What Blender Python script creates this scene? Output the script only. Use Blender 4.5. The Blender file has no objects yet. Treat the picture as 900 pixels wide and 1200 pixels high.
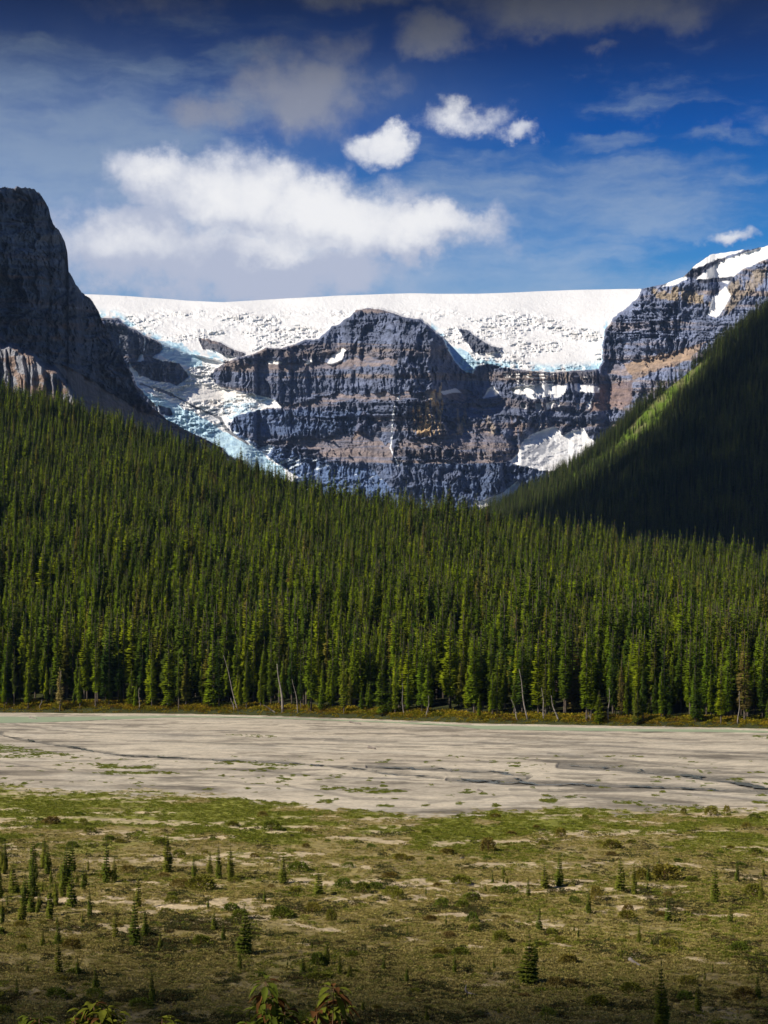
import bpy, bmesh, math, random
import numpy as np
from mathutils import Vector, Matrix
random.seed(7)
RNG = np.random.default_rng(11)
PI = math.pi
sc = bpy.context.scene
COL = sc.collection

# ------------------------------------------------------------------ camera
F = 2239.0; UC = 450.0; VH = 751.0; CZ = 19.0      # photo px focal length, centre column, horizon row, eye height
cd = bpy.data.cameras.new('camera')
cd.sensor_fit = 'VERTICAL'; cd.sensor_height = 36.0; cd.lens = 36.0 * F / 1200.0
cd.shift_y = (VH - 600.0) / 1200.0
cd.clip_start = 0.1; cd.clip_end = 60000
cam = bpy.data.objects.new('camera', cd); COL.objects.link(cam)
cam.location = (0, 0, CZ); cam.rotation_euler = (PI / 2, 0, 0)
sc.camera = cam

# ------------------------------------------------------------------ sun, exposure
SUN_EL = math.radians(38); SUN_AZ = math.radians(-118)       # measured clockwise from the view direction
S = Vector((math.sin(SUN_AZ) * math.cos(SUN_EL), math.cos(SUN_AZ) * math.cos(SUN_EL), math.sin(SUN_EL)))
ld = bpy.data.lights.new('sun', 'SUN'); ld.energy = 5.0; ld.angle = math.radians(0.5); ld.color = (1.0, 0.90, 0.75)
sun = bpy.data.objects.new('sun', ld); COL.objects.link(sun)
sun.rotation_euler = S.to_track_quat('Z', 'Y').to_euler(); sun.location = (-200, -50, 300)
sc.view_settings.view_transform = 'Standard'; sc.view_settings.look = 'None'
sc.view_settings.exposure = 0.32; sc.view_settings.gamma = 1.0
sc.view_settings.use_curve_mapping = False
sc.cycles.max_bounces = 5; sc.cycles.diffuse_bounces = 2; sc.cycles.glossy_bounces = 2
sc.cycles.transmission_bounces = 2; sc.cycles.transparent_max_bounces = 14; sc.cycles.volume_bounces = 0

# ------------------------------------------------------------------ node helper
class NT:
    def __init__(s, tree): s.t = tree
    def n(s, typ, **kw):
        nd = s.t.nodes.new(typ)
        ins = kw.pop('ins', {})
        for k, v in kw.items(): setattr(nd, k, v)
        for k, v in ins.items(): s.set(nd.inputs[k], v)
        return nd
    def set(s, sock, v):
        if isinstance(v, bpy.types.NodeSocket): s.t.links.new(v, sock)
        else: sock.default_value = v
    def m(s, op, a, b=0.0, c=0.0, clamp=False):
        nd = s.t.nodes.new('ShaderNodeMath'); nd.operation = op; nd.use_clamp = clamp
        s.set(nd.inputs[0], a); s.set(nd.inputs[1], b); s.set(nd.inputs[2], c)
        return nd.outputs[0]
    def vm(s, op, a, b=(0, 0, 0), out=0):
        nd = s.t.nodes.new('ShaderNodeVectorMath'); nd.operation = op
        s.set(nd.inputs[0], a)
        if op == 'SCALE': s.set(nd.inputs[3], b)
        else: s.set(nd.inputs[1], b)
        return nd.outputs[out]
    def smooth(s, v, a, b, lo=0.0, hi=1.0):
        nd = s.t.nodes.new('ShaderNodeMapRange'); nd.interpolation_type = 'SMOOTHSTEP'
        s.set(nd.inputs[0], v); s.set(nd.inputs[1], a); s.set(nd.inputs[2], b); s.set(nd.inputs[3], lo); s.set(nd.inputs[4], hi)
        return nd.outputs[0]
    def mix(s, fac, a, b, blend='MIX'):
        nd = s.t.nodes.new('ShaderNodeMix'); nd.data_type = 'RGBA'; nd.blend_type = blend
        s.set(nd.inputs[0], fac); s.set(nd.inputs[6], a); s.set(nd.inputs[7], b)
        return nd.outputs[2]
    def noise(s, vec, scale, detail=4, rough=0.55, dist=0.0):
        nd = s.t.nodes.new('ShaderNodeTexNoise')
        s.set(nd.inputs['Vector'], vec); nd.inputs['Scale'].default_value = scale
        nd.inputs['Detail'].default_value = detail; nd.inputs['Roughness'].default_value = rough
        nd.inputs['Distortion'].default_value = dist
        return nd.outputs[0]
    def ramp(s, fac, stops, interp='LINEAR'):
        nd = s.t.nodes.new('ShaderNodeValToRGB'); s.set(nd.inputs[0], fac)
        cr = nd.color_ramp; cr.interpolation = interp
        while len(cr.elements) < len(stops): cr.elements.new(0.5)
        for e, (p, c) in zip(cr.elements, stops): e.position = p; e.color = (*c, 1)
        return nd.outputs[0]

# ------------------------------------------------------------------ world: sky with its clouds, a function of direction only
w = bpy.data.worlds.new('World'); sc.world = w; w.use_nodes = True
w.node_tree.nodes.clear(); T = NT(w.node_tree)
tc = T.n('ShaderNodeTexCoord')
sep = T.n('ShaderNodeSeparateXYZ', ins={0: tc.outputs['Generated']})
az = T.m('ARCTAN2', sep.outputs[0], sep.outputs[1])
hyp = T.m('SQRT', T.m('ADD', T.m('MULTIPLY', sep.outputs[0], sep.outputs[0]), T.m('MULTIPLY', sep.outputs[1], sep.outputs[1])))
el = T.m('DIVIDE', sep.outputs[2], T.m('MAXIMUM', hyp, 0.05))
P = T.n('ShaderNodeCombineXYZ', ins={0: T.m('MULTIPLY', az, 10.0), 1: T.m('MULTIPLY', el, 10.0), 2: 0.0}).outputs[0]  # 1 unit = 224 px
def K(u, v): return ((u - UC) / 223.9, (VH - v) / 223.9, 0.0)
sky = T.n('ShaderNodeTexSky', sky_type='NISHITA', sun_disc=False, sun_elevation=SUN_EL, sun_rotation=SUN_AZ,
          altitude=2000, air_density=1.0, dust_density=0.3, ozone_density=2.0).outputs[0]
wob1 = T.noise(P, 2.2, 6, 0.62)
wcol = T.n('ShaderNodeTexNoise', ins={'Vector': P, 'Scale': 2.6, 'Detail': 6.0, 'Roughness': 0.62}).outputs[1]
PW = T.vm('ADD', P, T.vm('SCALE', T.vm('SUBTRACT', wcol, (0.5, 0.5, 0.5)), 0.42))
fine = T.noise(P, 3.6, 9, 0.6, 0.0)
stretch = T.vm('MULTIPLY', T.vm('ADD', P, T.vm('SCALE', T.vm('SUBTRACT', wcol, (0.5, 0.5, 0.5)), 0.16)), (0.8, 3.0, 1))
streak = T.noise(stretch, 2.2, 8, 0.62, 0.0)
def blobs(lst, vec, soft=(0.15, 1.0)):
    acc = None
    for (u, v, ru, rv, k) in lst:
        d = T.vm('SUBTRACT', vec, K(u, v))
        d = T.vm('MULTIPLY', d, (223.9 / ru, 223.9 / rv, 0))
        r = T.vm('LENGTH', d, out=1)
        g = T.smooth(r, 1.5, 0.15, 0.0, k)
        acc = g if acc is None else T.m('MAXIMUM', acc, g)
    return acc
cum = blobs([(195, 215, 70, 34, 1.0), (280, 235, 105, 60, 1.0), (375, 258, 125, 60, 1.0), (495, 274, 105, 36, 1.0),
             (165, 295, 130, 60, .95), (310, 312, 170, 46, .95), (456, 176, 36, 28, .9), (543, 144, 56, 24, .56), (605, 154, 32, 15, .62),
             (860, 287, 36, 12, .65)], PW)
white = blobs([(200, 210, 70, 28, 0.8), (275, 230, 90, 50, 1.0), (380, 250, 110, 46, 1.0), (500, 270, 90, 30, .95),
               (456, 172, 44, 36, 1.0), (540, 140, 60, 28, .85), (603, 150, 34, 20, .7), (330, 285, 120, 26, .8), (150, 290, 110, 36, .7), (860, 284, 40, 18, .7)], PW)
gry = blobs([(350, 112, 105, 62, 1.0), (245, 140, 60, 34, .85), (395, 60, 50, 40, .7), (506, 42, 60, 30, .9), (690, 8, 170, 46, 1.0), (700, 65, 30, 16, .65),
             (450, -10, 190, 30, .8), (200, 10, 150, 26, .5), (470, 100, 40, 26, .55)], PW)
cir = blobs([(765, 122, 90, 22, .62), (708, 172, 70, 16, .7), (825, 178, 60, 12, .62), (640, 225, 260, 55, .85), (560, 290, 300, 55, .7),
             (860, 222, 46, 20, .7), (60, 190, 260, 120, 1.0), (120, 75, 260, 30, .6), (780, 255, 200, 45, .8), (250, 60, 130, 50, .5), (895, 150, 40, 16, .5),
             (450, 335, 500, 40, .8), (250, 320, 260, 50, .9), (620, 300, 260, 60, .8), (180, 175, 160, 80, .85)], PW)
c_d = T.smooth(T.m('ADD', cum, T.m('MULTIPLY', T.m('SUBTRACT', fine, 0.5), 1.25)), 0.12, 0.72)
g_d = T.smooth(T.m('ADD', gry, T.m('MULTIPLY', T.m('SUBTRACT', fine, 0.5), 1.15)), 0.25, 1.05)
s_d = T.smooth(T.m('ADD', T.m('MULTIPLY', cir, 0.7), T.m('MULTIPLY', T.m('SUBTRACT', streak, 0.5), 1.7)), 0.1, 0.9)
elr = T.m('MULTIPLY', el, 1.0)
# darkening with height of the deep polarised sky
tint = T.ramp(T.m('MULTIPLY', elr, 1.25), [(0.0, (.85, .98, 1.0)), (0.21, (.50, .90, 1.0)), (0.26, (.09, .60, 1.0)), (0.335, (.006, .28, .74)),
                                          (0.385, (.015, .11, .33)), (0.42, (.03, .06, .15)), (0.5, (.035, .09, .26)), (0.8, (.10, .22, .55))])
base = T.mix(1.0, sky, tint, 'MULTIPLY')
dim = T.ramp(T.m('MULTIPLY', elr, 1.25), [(0.0, (1, 1, 1)), (0.25, (.9, .9, .9)), (0.31, (.72, .72, .72)), (0.36, (.55, .55, .55)), (0.395, (.24, .24, .24)), (0.425, (.1, .1, .1)), (0.5, (.15, .15, .15)), (0.8, (.3, .3, .3))])
KK = 7.2
cirC = T.mix(1.0, (0.48 * KK, 0.65 * KK, 0.93 * KK, 1), dim, 'MULTIPLY')
wh = T.smooth(T.m('ADD', white, T.m('MULTIPLY', T.m('SUBTRACT', wob1, 0.5), 1.7)), 0.1, 1.05)
cumC = T.mix(wh, (0.62 * KK, 0.68 * KK, 0.86 * KK, 1), (1.2 * KK, 1.2 * KK, 1.22 * KK, 1))
cumC = T.mix(1.0, cumC, T.ramp(T.m('MULTIPLY', elr, 1.25), [(0.0, (1, 1, 1)), (0.34, (1, 1, 1)), (0.4, (.4, .4, .4))]), 'MULTIPLY')
gryC = T.mix(1.0, (0.62 * KK, 0.66 * KK, 0.80 * KK, 1), dim, 'MULTIPLY')
veil = blobs([(40, 200, 300, 150, .8), (330, 130, 260, 90, .3), (150, 310, 330, 70, .8), (450, 335, 300, 40, .7), (640, 250, 240, 60, .3)], P)
veil = T.m('MULTIPLY', veil, T.smooth(T.noise(P, 1.6, 5, 0.6), 0.25, 0.7, 0.45, 1.0))
base = T.mix(T.m('MULTIPLY', veil, 0.95), base, cirC)
skyc = T.mix(T.m('MULTIPLY', s_d, 0.7), base, cirC)
skyc = T.mix(T.m('MULTIPLY', g_d, 0.85), skyc, gryC)
skyc = T.mix(c_d, skyc, cumC)
bg = T.n('ShaderNodeBackground', ins={0: skyc, 1: 0.085})
wo = T.n('ShaderNodeOutputWorld', ins={0: bg.outputs[0]})
w.cycles.sampling_method = 'MANUAL'; w.cycles.sample_map_resolution = 512

# ------------------------------------------------------------------ numpy noise
def _hash(ix, iy, seed):
    h = (ix.astype(np.int64) * 374761393 + iy.astype(np.int64) * 668265263 + seed * 974634541) & 0x7fffffff
    h = ((h ^ (h >> 13)) * 1274126177) & 0x7fffffff
    return ((h ^ (h >> 16)) & 0xffff) / 65535.0
def vnoise(x, y, seed=0):
    xi = np.floor(x); yi = np.floor(y); fx = x - xi; fy = y - yi
    fx = fx * fx * (3 - 2 * fx); fy = fy * fy * (3 - 2 * fy)
    a = _hash(xi, yi, seed); b = _hash(xi + 1, yi, seed); c = _hash(xi, yi + 1, seed); d = _hash(xi + 1, yi + 1, seed)
    return (a * (1 - fx) + b * fx) * (1 - fy) + (c * (1 - fx) + d * fx) * fy
def fbm(x, y, oct=4, seed=0, gain=0.5):
    s = 0; a = 1; t = 0
    for o in range(oct):
        s = s + a * vnoise(x, y, seed + o * 17); t += a; a *= gain; x = x * 2.03 + 5.1; y = y * 2.03 + 1.7
    return s / t
def ridged(x, y, oct=4, seed=0, gain=0.5):
    s = 0; a = 1; t = 0
    for o in range(oct):
        s = s + a * (1 - np.abs(2 * vnoise(x, y, seed + o * 17) - 1)); t += a; a *= gain; x = x * 2.03 + 3.3; y = y * 2.03 + 7.7
    return s / t
def sstep(a, b, x):
    t = np.clip((x - a) / (b - a), 0, 1); return t * t * (3 - 2 * t)
def inpoly(x, y, poly):
    r = np.zeros(x.shape, bool); n = len(poly)
    for i in range(n):
        x0, y0 = poly[i]; x1, y1 = poly[(i + 1) % n]
        if y0 == y1: continue
        c = ((y0 > y) != (y1 > y)) & (x < (x1 - x0) * (y - y0) / (y1 - y0) + x0)
        r ^= c
    return r
def pdist(x, y, line, vs=1.0):
    d = np.full(x.shape, 1e9)
    for (x0, y0), (x1, y1) in zip(line[:-1], line[1:]):
        dx, dy = x1 - x0, (y1 - y0) * vs; L = dx * dx + dy * dy
        t = np.clip(((x - x0) * dx + (y - y0) * vs * dy) / L, 0, 1)
        d = np.minimum(d, np.hypot(x - x0 - t * dx, (y - y0) * vs - t * dy))
    return d
def ip(x, pts): return np.interp(x, [p[0] for p in pts], [p[1] for p in pts])
def blur(a, n, axis):
    if n < 1: return a
    k = np.hanning(2 * n + 3)[1:-1]; k /= k.sum()
    pad = [(0, 0), (0, 0)]; pad[axis] = (n, n); b = np.pad(a, pad, mode='edge'); out = np.zeros_like(a)
    for i, kk in enumerate(k):
        out += kk * (b[i:i + a.shape[0], :] if axis == 0 else b[:, i:i + a.shape[1]])
    return out

# ------------------------------------------------------------------ mesh helpers
def new_obj(name, V, faces, mat=None, parent=None, cols=None, smooth=True, link=True, mids=None, mats=None):
    me = bpy.data.meshes.new(name)
    V = np.asarray(V, dtype=np.float32)
    me.vertices.add(len(V)); me.vertices.foreach_set('co', V.ravel())
    if isinstance(faces, np.ndarray):
        n, k = faces.shape
        me.loops.add(n * k); me.loops.foreach_set('vertex_index', faces.ravel().astype(np.int32))
        me.polygons.add(n); me.polygons.foreach_set('loop_start', np.arange(0, n * k, k, dtype=np.int32))
        nf = n
    else:
        tot = sum(len(f) for f in faces); me.loops.add(tot)
        me.loops.foreach_set('vertex_index', np.concatenate([np.asarray(f, np.int32) for f in faces]))
        st = np.cumsum([0] + [len(f) for f in faces[:-1]]).astype(np.int32)
        me.polygons.add(len(faces)); me.polygons.foreach_set('loop_start', st); nf = len(faces)
    if cols is not None:
        ca = me.color_attributes.new('Col', 'FLOAT_COLOR', 'POINT')
        c4 = np.ones((len(V), 4), np.float32); c4[:, :3] = cols; ca.data.foreach_set('color', c4.ravel())
    if mats: 
        for m in mats: me.materials.append(m)
        if mids is not None: me.polygons.foreach_set('material_index', np.asarray(mids, np.int32))
    elif mat: me.materials.append(mat)
    me.polygons.foreach_set('use_smooth', np.full(nf, smooth))
    me.update(calc_edges=True); me.validate()
    o = bpy.data.objects.new(name, me)
    if link: COL.objects.link(o)
    if parent: o.parent = parent
    return o
def tag(o, label=None, cat=None, group=None, kind=None):
    if label: o['label'] = label
    if cat: o['category'] = cat
    if group: o['group'] = group
    if kind: o['kind'] = kind
    return o
def empty(name, loc, rz=0.0, sc_=(1, 1, 1)):
    o = bpy.data.objects.new(name, None); COL.objects.link(o); o.location = loc; o.rotation_euler = (0, 0, rz); o.scale = sc_
    o.empty_display_size = 0.3
    return o
def gridfaces(nr, nc):
    i = np.arange(nr * nc).reshape(nr, nc)
    return np.stack([i[:-1, :-1], i[1:, :-1], i[1:, 1:], i[:-1, 1:]], -1).reshape(-1, 4)
def submesh(V, Fc, C, fm):
    f = Fc[fm]; used = np.unique(f); remap = np.full(len(V), -1, np.int64); remap[used] = np.arange(len(used))
    return V[used], remap[f], C[used]

# ------------------------------------------------------------------ materials
def mat(name, build):
    m = bpy.data.materials.new(name); m.use_nodes = True; m.node_tree.nodes.clear(); T = NT(m.node_tree)
    out = T.n('ShaderNodeOutputMaterial'); sh = build(T); T.set(out.inputs[0], sh); return m
def pr(T, col, rough=0.9, bump=None, spec=0.3, metal=0.0):
    p = T.n('ShaderNodeBsdfPrincipled'); T.set(p.inputs['Base Color'], col); T.set(p.inputs['Roughness'], rough)
    p.inputs['Specular IOR Level'].default_value = spec; p.inputs['Metallic'].default_value = metal
    if bump is not None: T.set(p.inputs['Normal'], bump)
    return p.outputs[0]
def bump(T, h, dist, strength=1.0, normal=None):
    b = T.n('ShaderNodeBump', ins={'Strength': strength, 'Distance': dist, 'Height': h})
    if normal is not None: T.set(b.inputs['Normal'], normal)
    return b.outputs[0]
def attr(T): return T.n('ShaderNodeAttribute', attribute_name='Col').outputs['Color']
def pos(T): return T.n('ShaderNodeNewGeometry').outputs['Position']

def b_rock(T):
    p = pos(T); n1 = T.noise(p, 0.03, 6, 0.65); n2 = T.noise(T.vm('MULTIPLY', p, (1, 1, 0.18)), 0.09, 5, 0.65)
    n3 = T.noise(T.vm('MULTIPLY', p, (0.15, 0.15, 1.6)), 0.12, 4, 0.6)
    k = T.m('ADD', T.m('ADD', T.m('MULTIPLY', n1, 0.9), T.m('MULTIPLY', n2, 0.7)), T.m('MULTIPLY', n3, 0.7))
    f = T.smooth(k, 0.8, 1.5, 0.55, 1.45)
    c = T.mix(1.0, attr(T), T.n('ShaderNodeCombineXYZ', ins={0: f, 1: f, 2: f}).outputs[0], 'MULTIPLY')
    return pr(T, c, 0.93, bump(T, k, 14.0, 0.9), 0.15)
M_ROCK = mat('limestone_rock', b_rock)
def b_snow(T):
    p = pos(T); n1 = T.noise(T.vm('MULTIPLY', p, (1, 0.45, 1)), 0.035, 7, 0.72, 0.6); n2 = T.noise(p, 0.16, 4, 0.6)
    return pr(T, attr(T), 0.6, bump(T, T.m('ADD', n1, T.m('MULTIPLY', n2, 0.2)), 5.0, 0.7), 0.25)
M_SNOW = mat('snow_and_ice', b_snow)
def b_ground(T):
    p = pos(T); n1 = T.noise(p, 1.3, 6, 0.7); n2 = T.noise(p, 0.25, 4, 0.6); n3 = T.noise(p, 6.0, 3, 0.6)
    f = T.smooth(T.m('ADD', T.m('MULTIPLY', n1, 0.7), T.m('MULTIPLY', n2, 0.5)), 0.35, 0.85, 0.6, 1.35)
    c = T.mix(1.0, attr(T), T.n('ShaderNodeCombineXYZ', ins={0: f, 1: f, 2: f}).outputs[0], 'MULTIPLY')
    return pr(T, c, 0.95, bump(T, T.m('ADD', n1, T.m('MULTIPLY', n3, 0.35)), 0.35, 0.8), 0.15)
M_GROUND = mat('gravel_and_turf', b_ground)
def b_floor(T):
    p = pos(T); n = T.noise(p, 0.3, 5, 0.6)
    c = T.mix(n, attr(T), T.mix(1.0, attr(T), (0.5, 0.55, 0.5, 1), 'MULTIPLY'))
    return pr(T, c, 0.95, bump(T, n, 1.0, 0.7), 0.1)
M_FLOOR = mat('forest_floor', b_floor)
def b_water(T):
    p = pos(T); n = T.noise(T.vm('MULTIPLY', p, (0.4, 1, 1)), 1.5, 3, 0.5)
    return pr(T, attr(T), 0.25, bump(T, n, 0.03, 0.4), 0.4)
M_WATER = mat('silty_water', b_water)
def foliage(name, stops, nscale=0.6, trans=0.22, radial=0.0):
    def b(T):
        oi = T.n('ShaderNodeObjectInfo'); p = T.n('ShaderNodeTexCoord').outputs['Object']
        c = T.ramp(oi.outputs['Random'], stops)
        n = T.noise(p, nscale, 3, 0.6)
        f = T.smooth(n, 0.3, 0.7, 0.65, 1.35)
        c = T.mix(1.0, c, T.n('ShaderNodeCombineXYZ', ins={0: f, 1: f, 2: f}).outputs[0], 'MULTIPLY')
        d = T.n('ShaderNodeBsdfDiffuse', ins={0: c}); t = T.n('ShaderNodeBsdfTranslucent', ins={0: c})
        if radial:
            v = T.vm('NORMALIZE', T.vm('ADD', T.vm('MULTIPLY', p, (1, 1, 0)), (0, 0, 0.25)))
            vt = T.n('ShaderNodeVectorTransform', vector_type='VECTOR', convert_from='OBJECT', convert_to='WORLD', ins={0: v}).outputs[0]
            gn = T.n('ShaderNodeNewGeometry').outputs['Normal']
            T.set(d.inputs['Normal'], T.vm('NORMALIZE', T.vm('ADD', T.vm('SCALE', T.vm('NORMALIZE', vt), radial), gn)))
        return T.n('ShaderNodeMixShader', ins={0: trans, 1: d.outputs[0], 2: t.outputs[0]}).outputs[0]
    return mat(name, b)
G = [(0.0, (.075, .125, .008)), (0.2, (.14, .19, .007)), (0.4, (.026, .052, .009)), (0.6, (.10, .145, .008)), (0.78, (.18, .215, .007)), (0.9, (.038, .068, .009)), (0.975, (.16, .15, .02)), (1.0, (.13, .10, .03))]
M_NEEDLE = foliage('spruce_needles', G, 0.6, .07, 1.5)
M_NEEDLE_FAR = foliage('distant_spruce_needles', [(0, (.018, .036, .012)), (0.4, (.05, .08, .018)), (1, (.11, .145, .025))], 0.6, .1, 1.2)
M_SAP = foliage('sapling_needles', [(0, (.07, .095, .015)), (0.5, (.10, .125, .016)), (1, (.14, .145, .02))], 2.0, .12, 1.2)
M_FRESH = foliage('fresh_needles', [(0, (.14, .19, .01)), (1, (.17, .2, .015))], 1.0)
M_WILLOW = foliage('willow_leaves', [(0, (.10, .14, .02)), (0.4, (.16, .18, .025)), (0.7, (.21, .18, .03)), (1, (.18, .12, .04))], 2.0)
M_MAT = foliage('low_mat_leaves', [(0, (.13, .17, .02)), (0.5, (.21, .22, .03)), (1, (.15, .16, .03))], 1.0)
M_DRY = foliage('dry_heath_leaves', [(0, (.31, .265, .08)), (0.5, (.38, .31, .11)), (1, (.20, .21, .04))], 1.0)
M_BANK = foliage('bank_shrub_leaves', [(0, (.14, .15, .015)), (0.4, (.26, .22, .015)), (0.7, (.34, .25, .02)), (1, (.14, .08, .02))], 1.0)
M_LEAF = foliage('dogwood_leaves', [(0, (.07, .09, .012)), (1, (.11, .12, .015))], 14.0, 0.2)
M_LEAFR = foliage('reddening_leaves', [(0, (.11, .05, .02)), (1, (.12, .06, .02))], 14.0, 0.35)
def simple(name, c1, c2, scale, rough=0.9, bd=0.02):
    def b(T):
        p = T.n('ShaderNodeTexCoord').outputs['Object']; n = T.noise(p, scale, 4, 0.6)
        return pr(T, T.mix(T.smooth(n, 0.3, 0.7), (*c1, 1), (*c2, 1)), rough, bump(T, n, bd, 0.6), 0.2)
    return mat(name, b)
M_BARK = simple('spruce_bark', (.06, .045, .035), (.12, .10, .08), 3.0)
M_DEAD = simple('weathered_dead_wood', (.25, .22, .19), (.14, .12, .11), 2.0)
M_STEM = simple('shrub_stem', (.10, .05, .03), (.16, .09, .05), 12.0, bd=0.002)
M_STONE = simple('pale_stone', (.38, .36, .32), (.24, .23, .21), 1.5)
def b_cloud(T):
    return T.n('ShaderNodeMixShader', ins={0: .5, 1: T.n('ShaderNodeBsdfDiffuse', ins={0: (.9, .9, .9, 1)}).outputs[0], 2: T.n('ShaderNodeBsdfTransparent').outputs[0]}).outputs[0]
M_CLOUD = mat('cloud_vapour', b_cloud)

# ================================================================== GROUND
VFAR = [(-400, 833), (0, 835), (200, 836), (300, 838), (450, 843), (560, 847.5), (700, 850), (850, 852.5), (900, 854), (1300, 862)]
def yfar(u): return CZ * F / (ip(u, VFAR) - VH)
def gz_bank(X, Y):      # the embankment the camera stands on
    z = np.where(Y < 3, 17.35, 17.35 - (Y - 3) * 0.375)
    return np.maximum(z, 0.0)
urow = np.concatenate([np.linspace(-3500, -160, 24), np.arange(-120, 1021, 1.15), np.linspace(1060, 4500, 24)])
ys_near = np.concatenate([np.linspace(-60, 0, 8), np.linspace(1, 92, 60)])
vrow = np.arange(1206, 826, -0.62)
ys = np.concatenate([ys_near, CZ * F / (vrow - VH), [600, 700, 900, 1500, 3000, 6000, 12000, 30000]])
ys = np.unique(ys)
UU, YY = np.meshgrid(urow, ys)
YYw = np.maximum(YY, 92)
XX = (UU - UC) * YYw / F
VV = VH + CZ * F / np.maximum(YY, 90)       # photo row of a ground point at height zero
big = fbm(XX / 9, YY / 9, 4, 3); med = fbm(XX / 2.6, YY / 3.4, 4, 5); sm = fbm(XX / 0.7, YY / 0.9, 3, 9)
YF = YY + 26 * (fbm(XX / 70, YY / 120, 3, 22) - .5) + 9 * np.sin(XX / 45)
strk = fbm(XX / 20, YF / 12, 6, 21)
uw = UU + (med - .5) * 14 + (big - .5) * 20; vw = VV + (big - .5) * 5 * np.clip((VV - 830) / 150, .25, 2.5) + (med - .5) * 3.0 * np.clip((VV - 830) / 150, .25, 2)
vb = ip(uw, [(-200, 920), (0, 925), (100, 928), (200, 930), (300, 938), (380, 949), (450, 954), (550, 954), (650, 950), (750, 948), (900, 949), (1100, 952)])
veg = sstep(-2, 2.5, vw - vb + (sm - .5) * 14 + (fbm(XX / 5, YY / 9, 3, 19) - .5) * 16)
grav = np.array([.56, .50, .39]); gdk = np.array([.29, .26, .21]); gtan = np.array([.44, .38, .29])
col = np.zeros(UU.shape + (3,))
k = sstep(.42, .66, strk)[..., None]; k2 = sstep(.55, .75, fbm(XX / 50, YF / 25, 4, 33))[..., None]
col[:] = grav * (1 - .45 * k) + gdk * .45 * k
col = col * (1 - .45 * k2) + gtan * .45 * k2
k3 = (sstep(.60, .66, fbm(XX / 14, YF / 7, 5, 63)))[..., None]
col = col * (1 - .42 * k3)
k5 = (sstep(.56, .68, fbm(XX / 7, YF / 4.5, 5, 64)) * .5)[..., None]; col = col * (1 - k5 * .7)
k6 = (sstep(.60, .74, fbm(XX / 14, YF / 7, 5, 65)) * .5)[..., None]; col = col * (1 - k6) + np.array([.50, .46, .38]) * k6
# vegetated flat
gfrac = np.clip(1.1 - (VV - 925) / 95, 0.06, 1) * veg
gmask = sstep(.40, .54, fbm(XX / 5.5, YY / 8, 5, 41) + 0.32 * (gfrac - .5)) * veg
gmask = np.clip(gmask * np.clip(gfrac * 1.7, .25, 1), 0, 1)
olive = np.array([.31, .26, .095]); brown = np.array([.23, .18, .08]); green = np.array([.20, .21, .035]); sand = np.array([.54, .44, .29])
heath = olive * (1 - med[..., None]) + brown * med[..., None]
vegc = heath * (1 - gmask[..., None]) + green * gmask[..., None]
sandm = sstep(.54 - .04 * sstep(1100, 1000, VV), .67, fbm(XX / 9 + 7, YY / 5, 6, 51) ) * (0.8 - .6 * sstep(1060, 1130, VV)) * sstep(.40, .55, fbm(XX / .9, YY / 1.3, 3, 78))
tracks = [([(0, 962), (150, 962), (250, 967), (330, 975), (400, 982), (480, 988), (525, 991)], 2.6), ([(-50, 1012), (60, 1014), (110, 1021), (150, 1033), (200, 1036)], 1.8),
          ([(560, 1015), (650, 1013), (760, 1012), (830, 1017), (870, 1024), (905, 1034)], 2.4), ([(340, 1012), (380, 1013), (440, 1020)], 2.6),
          ([(290, 1068), (330, 1080), (400, 1090), (480, 1074), (560, 1072)], 3), ([(330, 1104), (390, 1110), (430, 1122), (480, 1133), (530, 1145), (590, 1158)], 2.3),
          ([(640, 1104), (700, 1114), (760, 1124), (830, 1128), (905, 1136)], 3), ([(480, 1100), (600, 1112), (660, 1112)], 2), ([(800, 1070), (905, 1074)], 2.2),
          ([(620, 1034), (700, 1032)], 2.5), ([(-20, 1098), (60, 1101)], 2), ([(240, 1056), (300, 1070)], 2.6), ([(640, 1135), (700, 1145), (800, 1180), (905, 1195)], 2.2), ([(230, 966), (300, 960)], 2)]
trk = np.zeros(UU.shape)
for ln, wd in tracks:
    trk = np.maximum(trk, sstep(wd * 1.25, wd * .5, pdist(uw, vw, ln, 1.0)))
sandm = np.clip(np.maximum(sandm * veg, trk * sstep(.42, .58, fbm(XX / 1.4, YY / 2.2, 4, 77)) * (.8 - .3 * sstep(1100, 1140, VV))), 0, 1)
vegc = vegc * (1 - sandm[..., None]) + sand * sandm[..., None]
col = col * (1 - veg[..., None]) + vegc * veg[..., None]
# green patches on the gravel
isl = [[(-80, 868), (0, 871), (30, 876), (85, 885), (60, 888), (0, 888), (-80, 886)], [(88, 895), (130, 895), (186, 898), (184, 901), (120, 901)], [(262, 890), (300, 893), (352, 895), (350, 899), (300, 897)],
       [(266, 861), (300, 861), (330, 863), (300, 864.5)], [(395, 923), (440, 924), (478, 927), (450, 930), (410, 927)], [(880, 862), (925, 861), (920, 867), (885, 866)],
       [(630, 935), (660, 936), (655, 942), (630, 940)], [(100, 905), (200, 904), (215, 907), (120, 908)], [(560, 929), (577, 929), (575, 933), (560, 933)]]
uw2 = UU + (med - .5) * 30; vw2 = VV + (sm - .5) * 2.2
im = np.zeros(UU.shape, bool)
for p_ in isl: im |= inpoly(uw2, vw2, p_)
spk = (fbm(XX / 2.2, YY / 5, 3, 91) > .71) & (VV > 885) & (vw < vb)
im = (im & (med + sm + .6 * (fbm(XX / .8, YY / 2.4, 2, 12) - .5) > .92)) | (spk & (fbm(XX / .8, YY / 2.4, 2, 12) > .5))
col[im] = np.array([.13, .15, .04]) * (0.7 + .6 * med[im][:, None])
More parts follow.
